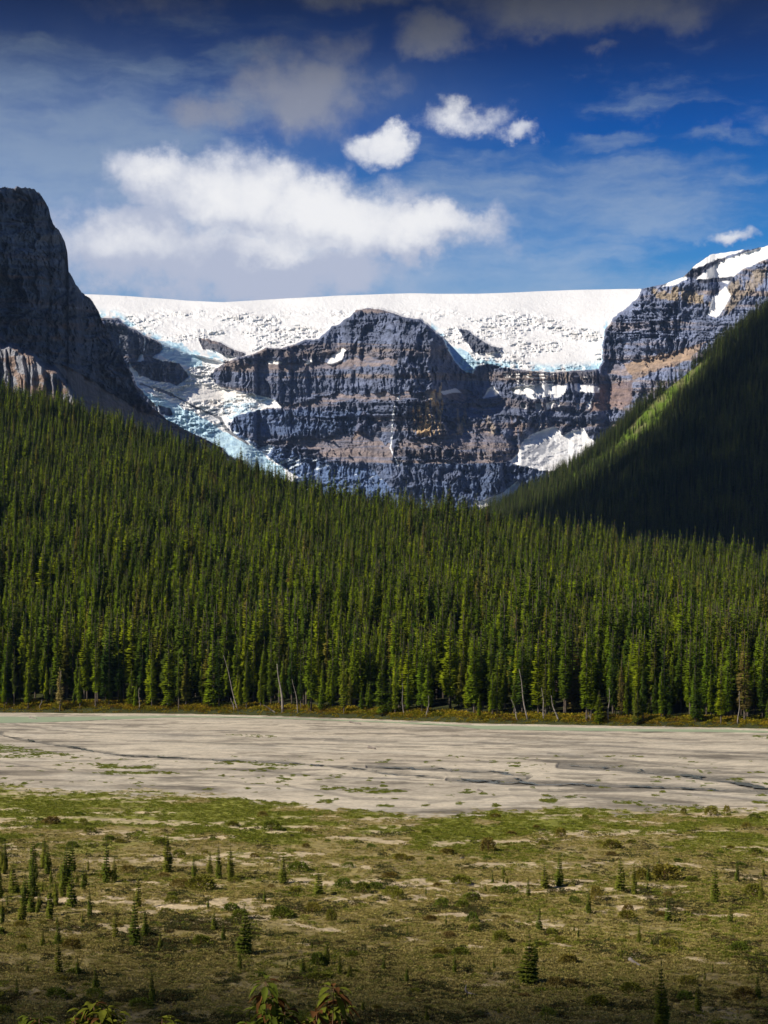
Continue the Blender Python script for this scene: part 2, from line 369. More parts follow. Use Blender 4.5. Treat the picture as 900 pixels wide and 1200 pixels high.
# wet channels
ch = [([(-60, 854), (0, 858), (12, 864), (60, 872), (150, 885), (250, 890), (330, 893), (400, 899), (450, 905), (520, 911)], 1.1, 1), ([(430, 899), (520, 901), (580, 904), (622, 909), (618, 913), (560, 915), (525, 912)], 1.7, 1),
      ([(655, 897), (720, 900), (790, 907), (850, 914), (905, 926)], 2.7, 1), ([(525, 913), (600, 917), (700, 919), (830, 925), (905, 928)], 2.2, 1), ([(300, 904), (440, 912), (480, 913)], .9, 0), ([(600, 925), (680, 928), (760, 926), (870, 937), (905, 940)], 1.2, 0),
      ([(380, 868), (520, 872), (640, 870), (800, 880), (905, 884)], .7, 0), ([(0, 846), (60, 856), (220, 862), (400, 866)], .6, 0), ([(420, 890), (560, 893), (700, 891)], .8, 0), ([(150, 868), (300, 872), (420, 880)], .6, 0), ([(0, 893), (80, 905), (200, 912), (330, 909)], .8, 0), ([(500, 940), (600, 932), (720, 935), (830, 946)], 1.0, 0), ([(430, 858), (520, 862), (660, 860), (820, 868)], .6, 0), ([(640, 884), (720, 889), (800, 899), (905, 912)], .9, 0), ([(60, 851), (160, 857), (280, 856)], .5, 0), ([(250, 915), (340, 922), (420, 935), (520, 938)], 1.0, 0)]
wet = np.zeros(UU.shape); cut = np.zeros(UU.shape)
for ln, wd, wat in ch:
    d = pdist(UU + (big - .5) * 10, VV + (med - .5) * 1.6 + (strk - .5) * 3, ln)
    wet = np.maximum(wet, sstep(wd * 1.9, wd * .7, d) * (1 if wat else .6)); 
    if wat: cut = np.maximum(cut, sstep(wd * 1.3, wd * .5, d))
col = col * (1 - .75 * wet[..., None]) + np.array([.13, .125, .11]) * .75 * wet[..., None]
RIV_T = [(-300, 836), (0, 839), (60, 839.5), (200, 838), (300, 839.5), (450, 844.5), (560, 849.5), (620, 850.3), (740, 853.5), (850, 854), (905, 856), (1300, 865)]
RIV_B = [(-300, 843), (0, 847), (60, 846), (130, 843), (200, 840.2), (300, 841), (450, 846.4), (540, 851), (560, 854), (620, 855.5), (760, 857), (905, 858.3), (1300, 868)]
rt = ip(UU, RIV_T); rb = ip(UU, RIV_B)
riv = sstep(-.4, .5, VV - rt) * sstep(.4, -.5, VV - rb)
col = col * (1 - riv[..., None]) + np.array([.40, .44, .33]) * riv[..., None]
ZZ = gz_bank(XX, YY) + np.where(YY > 90, (med - .5) * .10 + (sm - .5) * .2 * veg + (big - .5) * .3 * veg, 0) - .22 * cut - .3 * riv
ZZ = np.where(YY > 90, ZZ, gz_bank(XX, YY) + (fbm(XX / 2, YY / 2, 3, 2) - .5) * .25)
fl = sstep(0, 6, YY - yfar(UU)); ZZ = ZZ * (1 - fl) - 3.0 * fl
col = np.where((YY < 92)[..., None], heath * .8, col)
nr, nc = UU.shape
g = new_obj('ground', np.stack([XX, YY, ZZ], -1).reshape(-1, 3), gridfaces(nr, nc)[:, ::-1].copy(), M_GROUND, cols=col.reshape(-1, 3))
tag(g, kind='structure')
# river and braided streams as real water surfaces lying in their beds
def strip(name, u, vt, vb_, z, c):
    yt = CZ * F / (vt - VH); yb = CZ * F / (vb_ - VH)
    V = []
    for uu, a, b in zip(u, yb, yt): V += [((uu - UC) * a / F, a, z), ((uu - UC) * (a + b) / 2 / F, (a + b) / 2, z), ((uu - UC) * b / F, b, z)]
    V = np.array(V); n = len(u); i = np.arange(n * 3).reshape(n, 3)
    Fc = np.stack([i[:-1, :-1], i[1:, :-1], i[1:, 1:], i[:-1, 1:]], -1).reshape(-1, 4)
    cc = np.tile(np.array(c), (len(V), 1))
    o = new_obj(name, V, Fc, M_WATER, cols=cc); tag(o, kind='structure'); return o
ur = np.linspace(-300, 1300, 260); jit = (fbm(ur / 14, ur * 0, 4, 8) - .5) * .8
RC = (.46, .56, .38)
strip('river', ur, ip(ur, RIV_T) + .35 + jit * .5, np.maximum(ip(ur, RIV_B) - .25 + jit, ip(ur, RIV_T) + .7), -0.10, RC)
sw = {'V': [], 'F': []}
for ln, wd, wat in ch:
    if not wat: continue
    L = np.array(ln, float); seg = np.hypot(*(L[1:] - L[:-1]).T); s = np.concatenate([[0], np.cumsum(seg)]); q = np.arange(0, s[-1], 3.0)
    u_ = np.interp(q, s, L[:, 0]); v_ = np.interp(q, s, L[:, 1]); b0 = len(sw['V'])
    wv = wd * np.maximum(.05, -.35 + 1.5 * fbm(q / 22, q * 0, 4, int(wd * 50)))
    ya = CZ * F / (v_ + wv - VH)
    P0 = np.stack([(u_ - UC) * (CZ * F / (v_ - VH)) / F, CZ * F / (v_ - VH)], 1)
    tg = np.gradient(P0, axis=0); tg /= np.linalg.norm(tg, axis=1)[:, None]; nn = np.stack([-tg[:, 1], tg[:, 0]], 1)
    hw = ((P0[:, 1] - ya) * np.clip(np.minimum(np.arange(len(q)), len(q) - 1 - np.arange(len(q))) / 9, 0, 1))[:, None] * .5
    P0 = P0 + nn * ((fbm(q / 16, q * 0 + 3, 4, 5) - .5) * 9)[:, None]
    for a, b in zip(P0 - nn * hw, P0 + nn * hw): sw['V'] += [(a[0], a[1], -0.03), (b[0], b[1], -0.03)]
    for i in range(len(q) - 1): sw['F'].append([b0 + 2 * i, b0 + 2 * i + 2, b0 + 2 * i + 3, b0 + 2 * i + 1])
o = new_obj('stream', sw['V'], sw['F'], M_WATER, cols=np.tile(np.array([.12, .125, .10]), (len(sw['V']), 1))); tag(o, kind='structure')

# ================================================================== HILLS
def hill_v(u): return ip(u, [(-300, 385), (-100, 440), (0, 472), (100, 503), (200, 536), (300, 575), (400, 608), (500, 625), (570, 632), (650, 650), (750, 669), (850, 683), (900, 691), (1100, 708), (1300, 715)])
def hill_yc(u): return ip(u, [(-300, 1450), (0, 1300), (300, 1150), (500, 1080), (900, 980), (1300, 900)])
def hill(u, Y):
    yc = hill_yc(u); zc = CZ + (VH - hill_v(u)) * yc / F; yf = yfar(u)
    t = (Y - yf) / (yc - yf)
    up = zc * (np.clip(t, 0, 1) ** 1.05) * (1 - 0.10 * np.sin(np.clip(t, 0, 1) * PI))
    dn = zc * (1 - 0.55 * sstep(1.0, 1.9, t)) - (t - 1) * 4
    z = np.where(t < 1, up, dn) + .9 * sstep(0, .004, t)
    X = (u - UC) * Y / F
    return z + (fbm(X / 45, Y / 45, 3, 71) - .5) * 9 * sstep(0, .15, t)
uh = np.arange(-320, 1300, 6.0); th = np.concatenate([[-.004, 0, .004], np.linspace(.01, 1.0, 120), np.linspace(1.02, 2.2, 30)])
U2, T2 = np.meshgrid(uh, th); Y2 = yfar(U2) + T2 * (hill_yc(U2) - yfar(U2)); Z2 = hill(U2, Y2); Z2[0] = -1.2; X2 = (U2 - UC) * Y2 / F
cfl = np.array([.05, .055, .02]) * (0.7 + .6 * fbm(X2 / 6, Y2 / 6, 3, 4))[..., None]
o = new_obj('forest_hill', np.stack([X2, Y2, Z2], -1).reshape(-1, 3), gridfaces(*U2.shape)[:, ::-1].copy(), M_FLOOR, cols=cfl.reshape(-1, 3)); tag(o, kind='structure')

def spur_v(u): return ip(u, [(450, 660), (540, 612), (585, 597), (640, 566), (700, 527), (750, 480), (800, 443), (850, 399), (900, 360), (1000, 285), (1150, 190)])
SY0, SY1 = 1380.0, 2450.0
def spur(u, Y):
    zc = CZ + (VH - spur_v(u)) * SY1 / F; t = (Y - SY0) / (SY1 - SY0)
    z = 35 + (zc - 35) * np.clip(t, 0, 1) ** .92; X = (u - UC) * Y / F
    z = np.where(t > 1, zc - (t - 1) * 260 - 0 * u, z)
    return z + (fbm(X / 110, Y / 110, 4, 15) - .5) * 36 * np.clip(t * 3, 0, 1) * np.clip((1.03 - t) * 4, .15, 1)
STR = [(598, 592, 1.5), (640, 572, 2.6), (690, 547, 4), (730, 519, 6), (758, 492, 11), (790, 457, 9), (830, 420, 3)]
def instrip(u, v):
    d = np.full(u.shape, 1e9)
    for a, b in zip(STR[:-1], STR[1:]):
        dx, dy = b[0] - a[0], b[1] - a[1]; t = np.clip(((u - a[0]) * dx + (v - a[1]) * dy) / (dx * dx + dy * dy), 0, 1)
        d = np.minimum(d, np.hypot(u - a[0] - t * dx, v - a[1] - t * dy) - (a[2] + t * (b[2] - a[2])))
    return d
us = np.arange(450, 1150, 3.0); tsx = np.concatenate([np.linspace(-.1, 1, 240), np.linspace(1.01, 2.2, 24)])
U3, T3 = np.meshgrid(us, tsx); Y3 = SY0 + T3 * (SY1 - SY0); Z3 = spur(U3, Y3); X3 = (U3 - UC) * Y3 / F
V3 = VH - (Z3 - CZ) * F / Y3
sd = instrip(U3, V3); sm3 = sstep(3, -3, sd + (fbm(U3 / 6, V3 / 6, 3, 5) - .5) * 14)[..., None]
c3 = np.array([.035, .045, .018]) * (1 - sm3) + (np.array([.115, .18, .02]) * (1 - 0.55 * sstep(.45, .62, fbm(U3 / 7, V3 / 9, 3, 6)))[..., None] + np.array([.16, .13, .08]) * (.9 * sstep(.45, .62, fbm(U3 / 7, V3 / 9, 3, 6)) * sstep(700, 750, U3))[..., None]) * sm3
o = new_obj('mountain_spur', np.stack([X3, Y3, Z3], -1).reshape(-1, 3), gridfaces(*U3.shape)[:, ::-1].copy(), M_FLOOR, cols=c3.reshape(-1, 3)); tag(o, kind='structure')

# ================================================================== FAR MASSIF AND GLACIER
SKY = [(60, 343), (108, 345), (150, 347), (220, 352), (262, 354), (330, 350), (400, 346), (480, 344), (560, 344.5), (640, 341), (700, 339.5), (752, 338), (772, 334), (778, 333), (800, 325), (806, 320), (818, 308), (832, 299), (850, 295.5), (880, 292), (900, 288), (1000, 262)]
um = np.arange(60, 990, 0.72); NV = 400
U4 = np.tile(um, (NV, 1)); top = ip(um, SKY); 
top = top + np.where(um > 800, (fbm(um / 5, um * 0, 3, 2) - .5) * 2.5, (fbm(um / 40, um * 0, 2, 2) - .5) * 1.2)
tt = np.linspace(0, 1, NV)[:, None]; V4 = top[None, :] + tt * (640 - top[None, :])
wu = (fbm(U4 / 9, V4 / 9, 4, 1) - .5) * 9; wv_ = (fbm(U4 / 9, V4 / 9, 4, 2) - .5) * 7
UW = U4 + wu; VW = V4 + wv_
edge = ip(U4 + wu * .8, [(60, 372), (112, 372), (119, 372), (136, 373), (150, 383), (165, 391), (187, 401), (205, 408), (222, 415), (262, 424), (288, 417), (305, 412), (312, 407), (330, 408), (345, 403), (355, 399), (372, 397), (383, 388), (390, 383), (398, 380),
      (403, 375), (413, 369), (416, 363), (430, 361.5), (447, 363), (460, 367), (475, 372), (490, 374), (500, 380), (510, 390), (518, 397), (524, 410), (534, 424), (545, 437), (556, 438), (560, 430), (570, 426), (585, 430), (600, 432.5), (620, 434), (645, 436),
      (670, 435), (690, 434), (703, 432), (706, 414), (707, 400), (709, 390), (715, 378), (725, 368), (738, 358), (748, 346), (752, 337), (990, 250)])
ice = V4 < edge + wv_ * .35
R_ = lambda pl, a=1.0: inpoly(U4 + wu * a, V4 + wv_ * a, pl)
ice &= ~R_([(231, 396), (245, 398), (258, 401), (270, 408), (289, 416), (280, 419), (265, 417), (250, 411), (238, 408)], .5)
ice &= ~R_([(536, 385), (548, 388), (562, 398), (575, 405), (589, 408), (583, 412), (565, 415), (553, 412), (545, 400)], .5)
ice |= R_([(186, 396), (215, 398), (240, 412), (264, 426), (252, 433), (249, 442), (252, 450), (262, 455), (280, 459), (300, 462), (322, 469), (332, 477), (310, 480), (290, 483), (275, 490), (268, 497), (272, 506), (290, 518), (312, 533), (330, 546), (350, 560), (330, 570), (300, 560), (280, 540),
          (250, 520), (215, 504), (200, 500), (190, 484), (175, 467), (160, 452), (155, 437), (151, 424), (165, 440), (180, 446), (205, 451), (214, 448), (222, 442), (219, 436), (210, 426), (190, 424), (178, 418), (190, 409)], .6)
ice &= ~R_([(184, 474), (200, 478), (203, 487), (190, 487)], .6)
lowt = R_([(262, 497), (275, 505), (300, 520), (345, 530), (400, 545), (440, 552), (460, 575), (400, 600), (300, 600), (300, 560), (330, 556)], 1)
lowsnow = lowt & (fbm((U4 - V4 * 1.2) / 30, (V4 + U4 * .45) / 2.6, 4, 14) > .62 + .15 * sstep(330, 400, U4))
patches = [[(383, 426), (389, 416), (402, 408), (405, 411), (399, 424), (389, 428)], [(314, 423), (330, 424), (329, 427), (315, 427)], [(359, 425), (366, 420), (368, 424), (361, 428)],
           [(566, 466), (571, 457), (578, 453), (585, 460), (583, 465)], [(161, 423), (164, 414), (167, 415), (168, 423)], [(672, 449), (690, 451), (703, 455), (703, 461), (680, 461), (674, 458)],
           [(610, 472), (617, 472), (618, 479), (611, 478)], [(627, 472), (635, 472), (635, 480), (630, 483)], [(640, 473), (650, 470), (648, 478), (641, 480)], [(651, 471), (656, 471), (655, 476)], [(675, 473), (679, 472), (679, 479), (676, 479)], [(688, 471), (694, 471), (694, 479), (689, 479)],
           [(596, 541), (607, 530), (612, 518), (620, 510), (632, 505), (640, 501), (650, 500), (656, 505), (660, 511), (672, 504), (684, 502), (689, 512), (700, 520), (665, 548), (640, 552), (625, 549), (610, 546)],
           [(556, 590), (590, 577), (606, 564), (609, 568), (598, 582), (565, 597)], [(775, 336), (800, 322), (806, 327), (790, 335)],
           [(814, 327), (826, 318), (842, 307), (870, 297), (990, 255), (990, 280), (900, 303), (885, 309), (868, 317), (860, 325)], [(837, 346), (850, 336), (857, 346), (849, 362), (839, 373), (829, 369)], [(845, 330), (855, 330), (853, 334)], [(517, 458), (535, 455), (540, 460), (520, 462)]]
snowp = np.zeros(U4.shape, bool)
for p_ in patches: snowp |= R_(p_, .45)
ter = R_([(596, 457), (610, 452), (640, 450), (665, 452), (662, 462), (655, 467), (640, 465), (625, 467), (612, 464), (603, 461)], .5)
snowp |= ter & ((V4 < 462) | (fbm(U4 / 2.5, V4 / 12, 3, 44) > .45))
for y0, a, b in ((438.5, 590, 652), (442, 592, 640), (446.5, 602, 650), (450, 606, 640), (441, 672, 690)):
    snowp |= (np.abs(V4 - y0 + (fbm(U4 / 12, U4 * 0, 3, int(y0)) - .5) * 3) < .75) & (U4 > a) & (U4 < b) & (fbm(U4 / 5, V4 / 3, 2, 3) > .38)
falls = [([(468, 464), (462, 475), (461, 485), (459, 505), (458, 525), (462, 535), (468, 548)], .75), ([(632.5, 480), (632.5, 503)], .45), ([(676, 478), (676, 502)], .55), ([(185, 476), (188, 492)], .6), ([(170, 396), (169, 411)], .6), ([(140, 396), (141, 408)], .7)]
fall = np.zeros(U4.shape, bool)
for ln, wd in falls: fall |= pdist(U4 + (fbm(U4 / 3, V4 / 3, 2, 9) - .5) * 2, V4, ln) < wd
fall &= fbm(U4 / 2, V4 / 4, 2, 19) > .33
scree = np.zeros(U4.shape, bool)
for p_ in [[(148, 413), (178, 412), (182, 424), (162, 424)], [(275, 427), (300, 428), (350, 424), (385, 426), (420, 419), (466, 419), (466, 426), (430, 431), (400, 432), (350, 434), (300, 433), (280, 434)],
           [(308, 471), (345, 474), (385, 462), (450, 461), (500, 458), (545, 456), (558, 464), (545, 469), (500, 467), (400, 470), (345, 479)],
           [(470, 514), (510, 512), (550, 508), (575, 503), (590, 510), (600, 521), (590, 528), (550, 524), (500, 524), (470, 526)],
           [(340, 512), (370, 514), (400, 508), (430, 507), (455, 520), (462, 543), (400, 541), (385, 535), (370, 528), (340, 520)], [(556, 477), (575, 480), (578, 485), (560, 482)], [(414, 360), (448, 360), (450, 365), (415, 365)],
           [(712, 430), (740, 424), (780, 418), (810, 405), (825, 415), (770, 432), (730, 440), (712, 438)], [(700, 452), (722, 446), (738, 452), (742, 470), (720, 480), (692, 482)], [(470, 540), (620, 535), (620, 541), (470, 544)]]:
    scree |= R_(p_, 1.3)
scree &= ~((gulpre := ridged(U4 / 9, V4 / 22, 4, 68)) > .90)
icef = ice | snowp | lowsnow
# strata
wz = V4 + (fbm(U4 / 60, V4 / 60, 3, 31) - .5) * 8 + (U4 - 450) * 0.0
st = fbm(wz / 5.5, U4 / 300, 3, 52); st2 = vnoise(wz / 1.9, U4 / 120, 53)
ledge = sstep(.52, .66, st) * .8 + sstep(.7, .9, st2) * .45
strz = R_([(440, 515), (600, 512), (615, 545), (440, 546)]) | R_([(330, 462), (450, 460), (450, 482), (330, 484)])
ledge = np.where(strz, np.maximum(ledge, sstep(.0, .7, np.sin(wz * 1.05 + 2 * fbm(U4 / 30, V4 / 30, 2, 3)))) * 1.6, ledge)
s_ = 0.22 + 1.3 * ledge
s_ = np.where(scree, 1.5, s_); s_ = np.where(ice, 2.6, s_); s_ = np.where(snowp | lowt, 1.6, s_)
s_ = np.where(ice & (U4 < 350) & (V4 > 395), 1.7, s_)
s_ = blur(s_, 1, 0)
Yb = ip(um, [(60, 4980), (150, 5020), (250, 4990), (330, 4900), (400, 4880), (455, 4850), (480, 4830), (520, 4790), (575, 4780), (640, 4850), (700, 4940), (712, 5000), (760, 4900), (830, 4720), (900, 4560), (990, 4400)])
dv = (640 - top) / (NV - 1)
inc = s_ * dv[None, :] * 5000 / F
Yd = np.flipud(np.cumsum(np.flipud(inc), 0)) + Yb[None, :]
Yd = blur(Yd, 4, 1)
iceb = blur(((V4 < edge) & (U4 < 752)).astype(float), 2, 1); iceb = blur(iceb, 2, 0)
Yice = 5330 + (438 - V4) * 7.5 + (fbm(U4 / 110, V4 / 50, 3, 66) - .5) * 90
wide = blur(Yd, 26, 1)
iced = blur((ice & ~((V4 < edge) & (U4 < 752))).astype(float), 3, 1)
Yd = Yd * (1 - iced) + wide * iced
Yd = Yd * (1 - iceb) + np.maximum(Yice, 5150) * iceb
bulge = -150 * np.exp(-((U4 - 455) / 55) ** 2) * sstep(345, 420, V4) * sstep(520, 450, V4) + 260 * sstep(500, 562, U4) * sstep(500, 455, V4) * sstep(640, 580, U4)
rockm = blur(blur((~icef).astype(float), 2, 0), 2, 1)
bandw = vnoise(wz / 16, U4 / 400, 77) * 3.0
gul = ridged(U4 / 17 + (fbm(U4 / 22, V4 / 22, 4, 8) - .5) * 2.6 + bandw * .25, V4 / 60 + bandw, 5, 61, .62); gul2 = ridged(U4 / 4.2 + (fbm(U4 / 10, V4 / 12, 4, 80) - .5) * 2.6, V4 / 17 + bandw, 4, 62, .62)
gul3 = fbm(U4 / 2.2, V4 / 4.5, 3, 63)
big4 = fbm(U4 / 45, V4 / 200, 3, 64)
rel = (1 - scree * .75) * (-(gul - .5) * 95 * (.25 + 1.1 * sstep(.35, .65, fbm(U4 / 50, V4 / 40, 3, 69))) - (gul2 - .5) * 58 * (.4 + sstep(.35, .65, fbm(U4 / 30, V4 / 24, 3, 70))) - (gul3 - .5) * 24) + (big4 - .5) * 110
# ice relief: crevasses and seracs
crv = fbm(U4 / 9, V4 / 2.6, 5, 90, .65); crv2 = ridged(U4 / 5.5, V4 / 1.9, 4, 91, .6)
rough_ice = .6 * np.clip(sstep(356, 375, V4) * (.25 + 1.1 * sstep(.38, .62, fbm(U4 / 40, V4 / 14, 3, 92))), .06, 1.4)
reli = (-(crv - .5) * 70 * rough_ice - (crv2 - .5) * 34 * rough_ice) * np.where(snowp, .25, 1.0)
Y4 = Yd + bulge * (1 - iceb) + rel * rockm + reli * (1 - rockm)
Y4[0] = blur(Y4[0:1], 6, 1)[0]
X4 = (U4 - UC) * Y4 / F; Z4 = CZ + (VH - V4) * Y4 / F
# rock colours, with blue shade painted into the foot and lower cliffs
c4 = np.zeros(U4.shape + (3,)); 
lay = fbm(wz / 7.0, U4 / 220, 4, 54)[..., None]; n4 = fbm(U4 / 7, V4 / 14, 4, 55)[..., None]
grey = np.array([.15, .18, .28]); warm = np.array([.23, .195, .19]); dkr = np.array([.075, .09, .14])
c4[:] = grey; c4 = c4 * (1 - sstep(.5, .68, lay)) + warm * sstep(.5, .68, lay)
c4 = c4 * (1 - .6 * sstep(.45, .65, n4)) + dkr * .6 * sstep(.45, .65, n4)
def paint(mask, c, k=1.0):
    m_ = (blur(mask.astype(float), 1, 1) * k)[..., None]
    c4[:] = c4 * (1 - m_) + np.array(c) * m_
paint(scree, (.25, .205, .20), .35 + .55 * sstep(.35, .6, fbm(wz / 2.2, U4 / 40, 4, 59)))
stain = fbm(U4 / 2.4, V4 / 14, 4, 57); 
paint(R_([(483, 476), (500, 470), (517, 448), (520, 470), (519, 510), (486, 511)]), (.62, .45, .26), sstep(.38, .55, stain))
paint(R_([(536, 478), (548, 478), (548, 510), (536, 510)]), (.55, .40, .26), .8 * sstep(.42, .58, stain))
paint(R_([(568, 486), (576, 486), (580, 508), (570, 508)]), (.40, .33, .25), .7 * sstep(.42, .58, stain))
paint(R_([(598, 488), (612, 488), (612, 515), (600, 515)]), (.34, .25, .2), .6 * sstep(.42, .58, stain))
paint(R_([(412, 514), (424, 482), (430, 484), (424, 510)]), (.36, .27, .22), .7)
paint(R_([(620, 436), (665, 436), (672, 450), (620, 450)]), (.32, .24, .17), .75 * sstep(.4, .6, fbm(U4 / 4, V4 / 30, 3, 58)))
paint(R_([(590, 433), (660, 434), (700, 434), (700, 450), (590, 450)]), (.14, .12, .11), .5)
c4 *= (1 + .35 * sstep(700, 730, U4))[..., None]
paint(R_([(765, 336), (800, 338), (840, 352), (834, 360), (790, 352), (768, 350)]), (.38, .30, .19), .8 * sstep(.4, .55, n4[..., 0]))
paint(R_([(855, 330), (880, 318), (900, 312), (900, 330), (870, 350), (850, 370), (842, 372)]), (.36, .29, .2), .7 * sstep(.38, .55, n4[..., 0]))
paint(R_([(730, 428), (810, 405), (830, 400), (800, 425), (740, 445)]), (.36, .25, .15), .7)
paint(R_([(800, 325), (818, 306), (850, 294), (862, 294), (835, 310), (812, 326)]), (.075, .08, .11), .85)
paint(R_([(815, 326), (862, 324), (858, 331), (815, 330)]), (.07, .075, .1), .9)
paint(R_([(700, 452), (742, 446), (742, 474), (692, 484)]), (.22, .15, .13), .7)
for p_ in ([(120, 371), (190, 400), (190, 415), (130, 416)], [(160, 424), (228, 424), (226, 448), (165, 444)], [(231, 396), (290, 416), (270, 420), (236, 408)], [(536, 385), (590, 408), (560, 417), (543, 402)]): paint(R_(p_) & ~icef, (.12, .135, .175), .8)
paint((V4 > 543) & (U4 > 330) & (U4 < 640), (.10, .145, .26), .8)  # blue shade and haze painted over the cliff foot
paint(R_([(268, 484), (330, 480), (430, 482), (440, 505), (345, 510), (275, 508)]), (.09, .14, .27), .7)  # shadow blue painted onto this cliff band
paint(lowt, (.12, .19, .36), .8)  # low rock under the icefall tinted with painted blue shade
# ice colours
snow = np.array([.76, .775, .80]); dirty = np.array([.60, .58, .56]); blue = np.array([.42, .66, .80]); deep = np.array([.16, .36, .56])
ci = np.zeros(U4.shape + (3,)); ci[:] = snow
dm = sstep(.52, .68, fbm(U4 / 14, V4 / 3.0, 5, 93)) * rough_ice
ci = ci * (1 - .5 * np.clip(dm, 0, 1)[..., None]) + dirty * .5 * np.clip(dm, 0, 1)[..., None]
dist_e = edge - V4
bl = sstep(13, 1, dist_e) * sstep(.40, .58, fbm(U4 / 6, V4 / 4, 3, 94)) * (((U4 < 262) | ((U4 > 505) & (U4 < 712))) * 1.0)
bl = bl * (dist_e > 0)
bl = np.maximum(bl, R_([(515, 398), (530, 405), (545, 412), (560, 425), (560, 440), (544, 438), (530, 420)]) * .8)
bl = np.maximum(bl, R_([(186, 398), (212, 402), (232, 418), (240, 430), (222, 430), (200, 424), (186, 415)]) * .75)
bl = np.maximum(bl, R_([(156, 440), (170, 458), (190, 468), (215, 478), (240, 490), (262, 505), (290, 520), (330, 548), (340, 570), (290, 560), (240, 520), (200, 500), (175, 470)]) * .8)
bl = np.maximum(bl, .6 * R_([(262, 462), (300, 464), (325, 472), (300, 482), (268, 500), (262, 482)]) * sstep(.42, .6, crv))
bl = np.clip(bl, 0, 1)[..., None]
ci = ci * (1 - bl) + (blue * (1 - .7 * sstep(.45, .65, crv)[..., None]) + deep * .7 * sstep(.45, .65, crv)[..., None]) * bl
mor = (R_([(205, 455), (232, 448), (262, 456), (300, 464), (255, 478), (225, 466)]) * .35)[..., None]
ci = ci * (1 - mor) + (np.array([.62, .56, .5])) * mor
mor2 = (pdist(U4, V4, [(165, 450), (200, 462), (235, 480), (258, 490), (266, 504), (290, 520)]) < 1.1 + 3 * (fbm(U4 / 8, V4 / 8, 2, 3) - .4))[..., None]
ci = np.where(mor2, np.array([.17, .18, .2]), ci)
gf = R_([(612, 530), (640, 512), (660, 520), (640, 545), (615, 546)]) & (fbm((U4 + V4) / 4, (U4 - V4) / 12, 4, 96) > .5)
ci[gf] = (.33, .35, .40)
ci = np.where(lowsnow[..., None] & ~ice[..., None], np.array([.6, .68, .76]), ci)
isn = icef | fall
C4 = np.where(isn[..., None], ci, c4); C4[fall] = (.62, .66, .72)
# the ground that closes each crest backwards
def closed(X, Y, Z, C, backs):
    Xs = [X]; Ys = [Y]; Zs = [Z]; Cs = [C]
    for dy, dz in backs:
        y = Y[0] + dy; Xs.insert(0, (X[0] * y / Y[0])[None]); Ys.insert(0, y[None]); Zs.insert(0, (Z[0] + dz)[None]); Cs.insert(0, C[0:1])
    return np.concatenate(Xs), np.concatenate(Ys), np.concatenate(Zs), np.concatenate(Cs)
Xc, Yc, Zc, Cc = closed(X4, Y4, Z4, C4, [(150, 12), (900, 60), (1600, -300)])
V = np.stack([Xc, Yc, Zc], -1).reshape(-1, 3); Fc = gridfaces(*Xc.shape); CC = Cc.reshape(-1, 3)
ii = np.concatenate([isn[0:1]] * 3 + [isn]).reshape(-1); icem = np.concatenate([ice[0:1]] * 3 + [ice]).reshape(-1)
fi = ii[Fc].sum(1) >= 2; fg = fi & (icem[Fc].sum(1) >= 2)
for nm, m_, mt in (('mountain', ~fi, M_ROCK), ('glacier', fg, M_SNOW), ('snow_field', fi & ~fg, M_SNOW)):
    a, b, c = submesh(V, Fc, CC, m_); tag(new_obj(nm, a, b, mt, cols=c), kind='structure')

# ================================================================== LEFT MOUNTAIN
LSK = [(-140, 232), (-60, 226), (-20, 221), (6, 219.5), (30, 219), (40, 222), (47, 227), (53, 235), (57, 243), (60, 256), (63, 263), (70, 272), (76, 283), (79, 296), (80.5, 318), (84, 324), (90, 335), (95, 343), (101, 346), (108, 351), (114, 362), (119, 374), (125, 386), (134, 400), (143, 416), (150, 432), (157, 450), (162, 460), (172, 471), (184, 482), (196, 492), (215, 502), (240, 515), (262, 525)]
ul = np.arange(-140, 262, 0.7); NL = 460; U5 = np.tile(ul, (NL, 1)); tl = ip(ul, LSK) + (fbm(ul / 4, ul * 0, 4, 5, .65) - .5) * 6.0 * (1 - .4 * sstep(90, 130, ul))
V5 = tl[None] + np.linspace(0, 1, NL)[:, None] * (600 - tl[None])
w5 = V5 + (fbm(U5 / 50, V5 / 50, 3, 131) - .5) * 10 - U5 * .05
l5 = sstep(.5, .66, fbm(w5 / 8, U5 / 250, 3, 152)) * .9 + sstep(.7, .9, vnoise(w5 / 2.4, U5 / 90, 153)) * .4
scr5 = inpoly(U5 + (fbm(U5 / 8, V5 / 8, 3, 7) - .5) * 8, V5, [(60, 425), (85, 432), (120, 455), (160, 480), (200, 494), (262, 525), (262, 600), (90, 600), (95, 470), (75, 442)])
s5 = np.where(scr5, 1.3, .2 + 1.0 * l5)
Yb5 = ip(ul, [(-140, 1950), (-60, 2080), (0, 2250), (40, 2480), (80, 2780), (120, 3150), (160, 3450), (200, 3600), (262, 3800)])
inc5 = blur(s5, 1, 0) * ((600 - tl) / (NL - 1))[None] * 2900 / F
Y5 = np.flipud(np.cumsum(np.flipud(inc5), 0)) + Yb5[None]; Y5 = blur(Y5, 5, 1)
bw5 = vnoise(w5 / 18, U5 / 300, 177) * 2.5
r5 = -(ridged(U5 / 22 + (fbm(U5 / 24, V5 / 24, 4, 108) - .5) * 2.8 + bw5 * .3, V5 / 50 + bw5, 5, 161, .62) - .5) * 110 - (ridged(U5 / 7 + (fbm(U5 / 10, V5 / 10, 4, 109) - .5) * 2.4, V5 / 16 + bw5, 4, 162, .62) - .5) * 46 - (fbm(U5 / 2.2, V5 / 5, 3, 163) - .5) * 12 + (fbm(U5 / 50, V5 / 60, 3, 164) - .5) * 150
Y5 = Y5 + r5 * np.where(scr5, .25, 1.0)
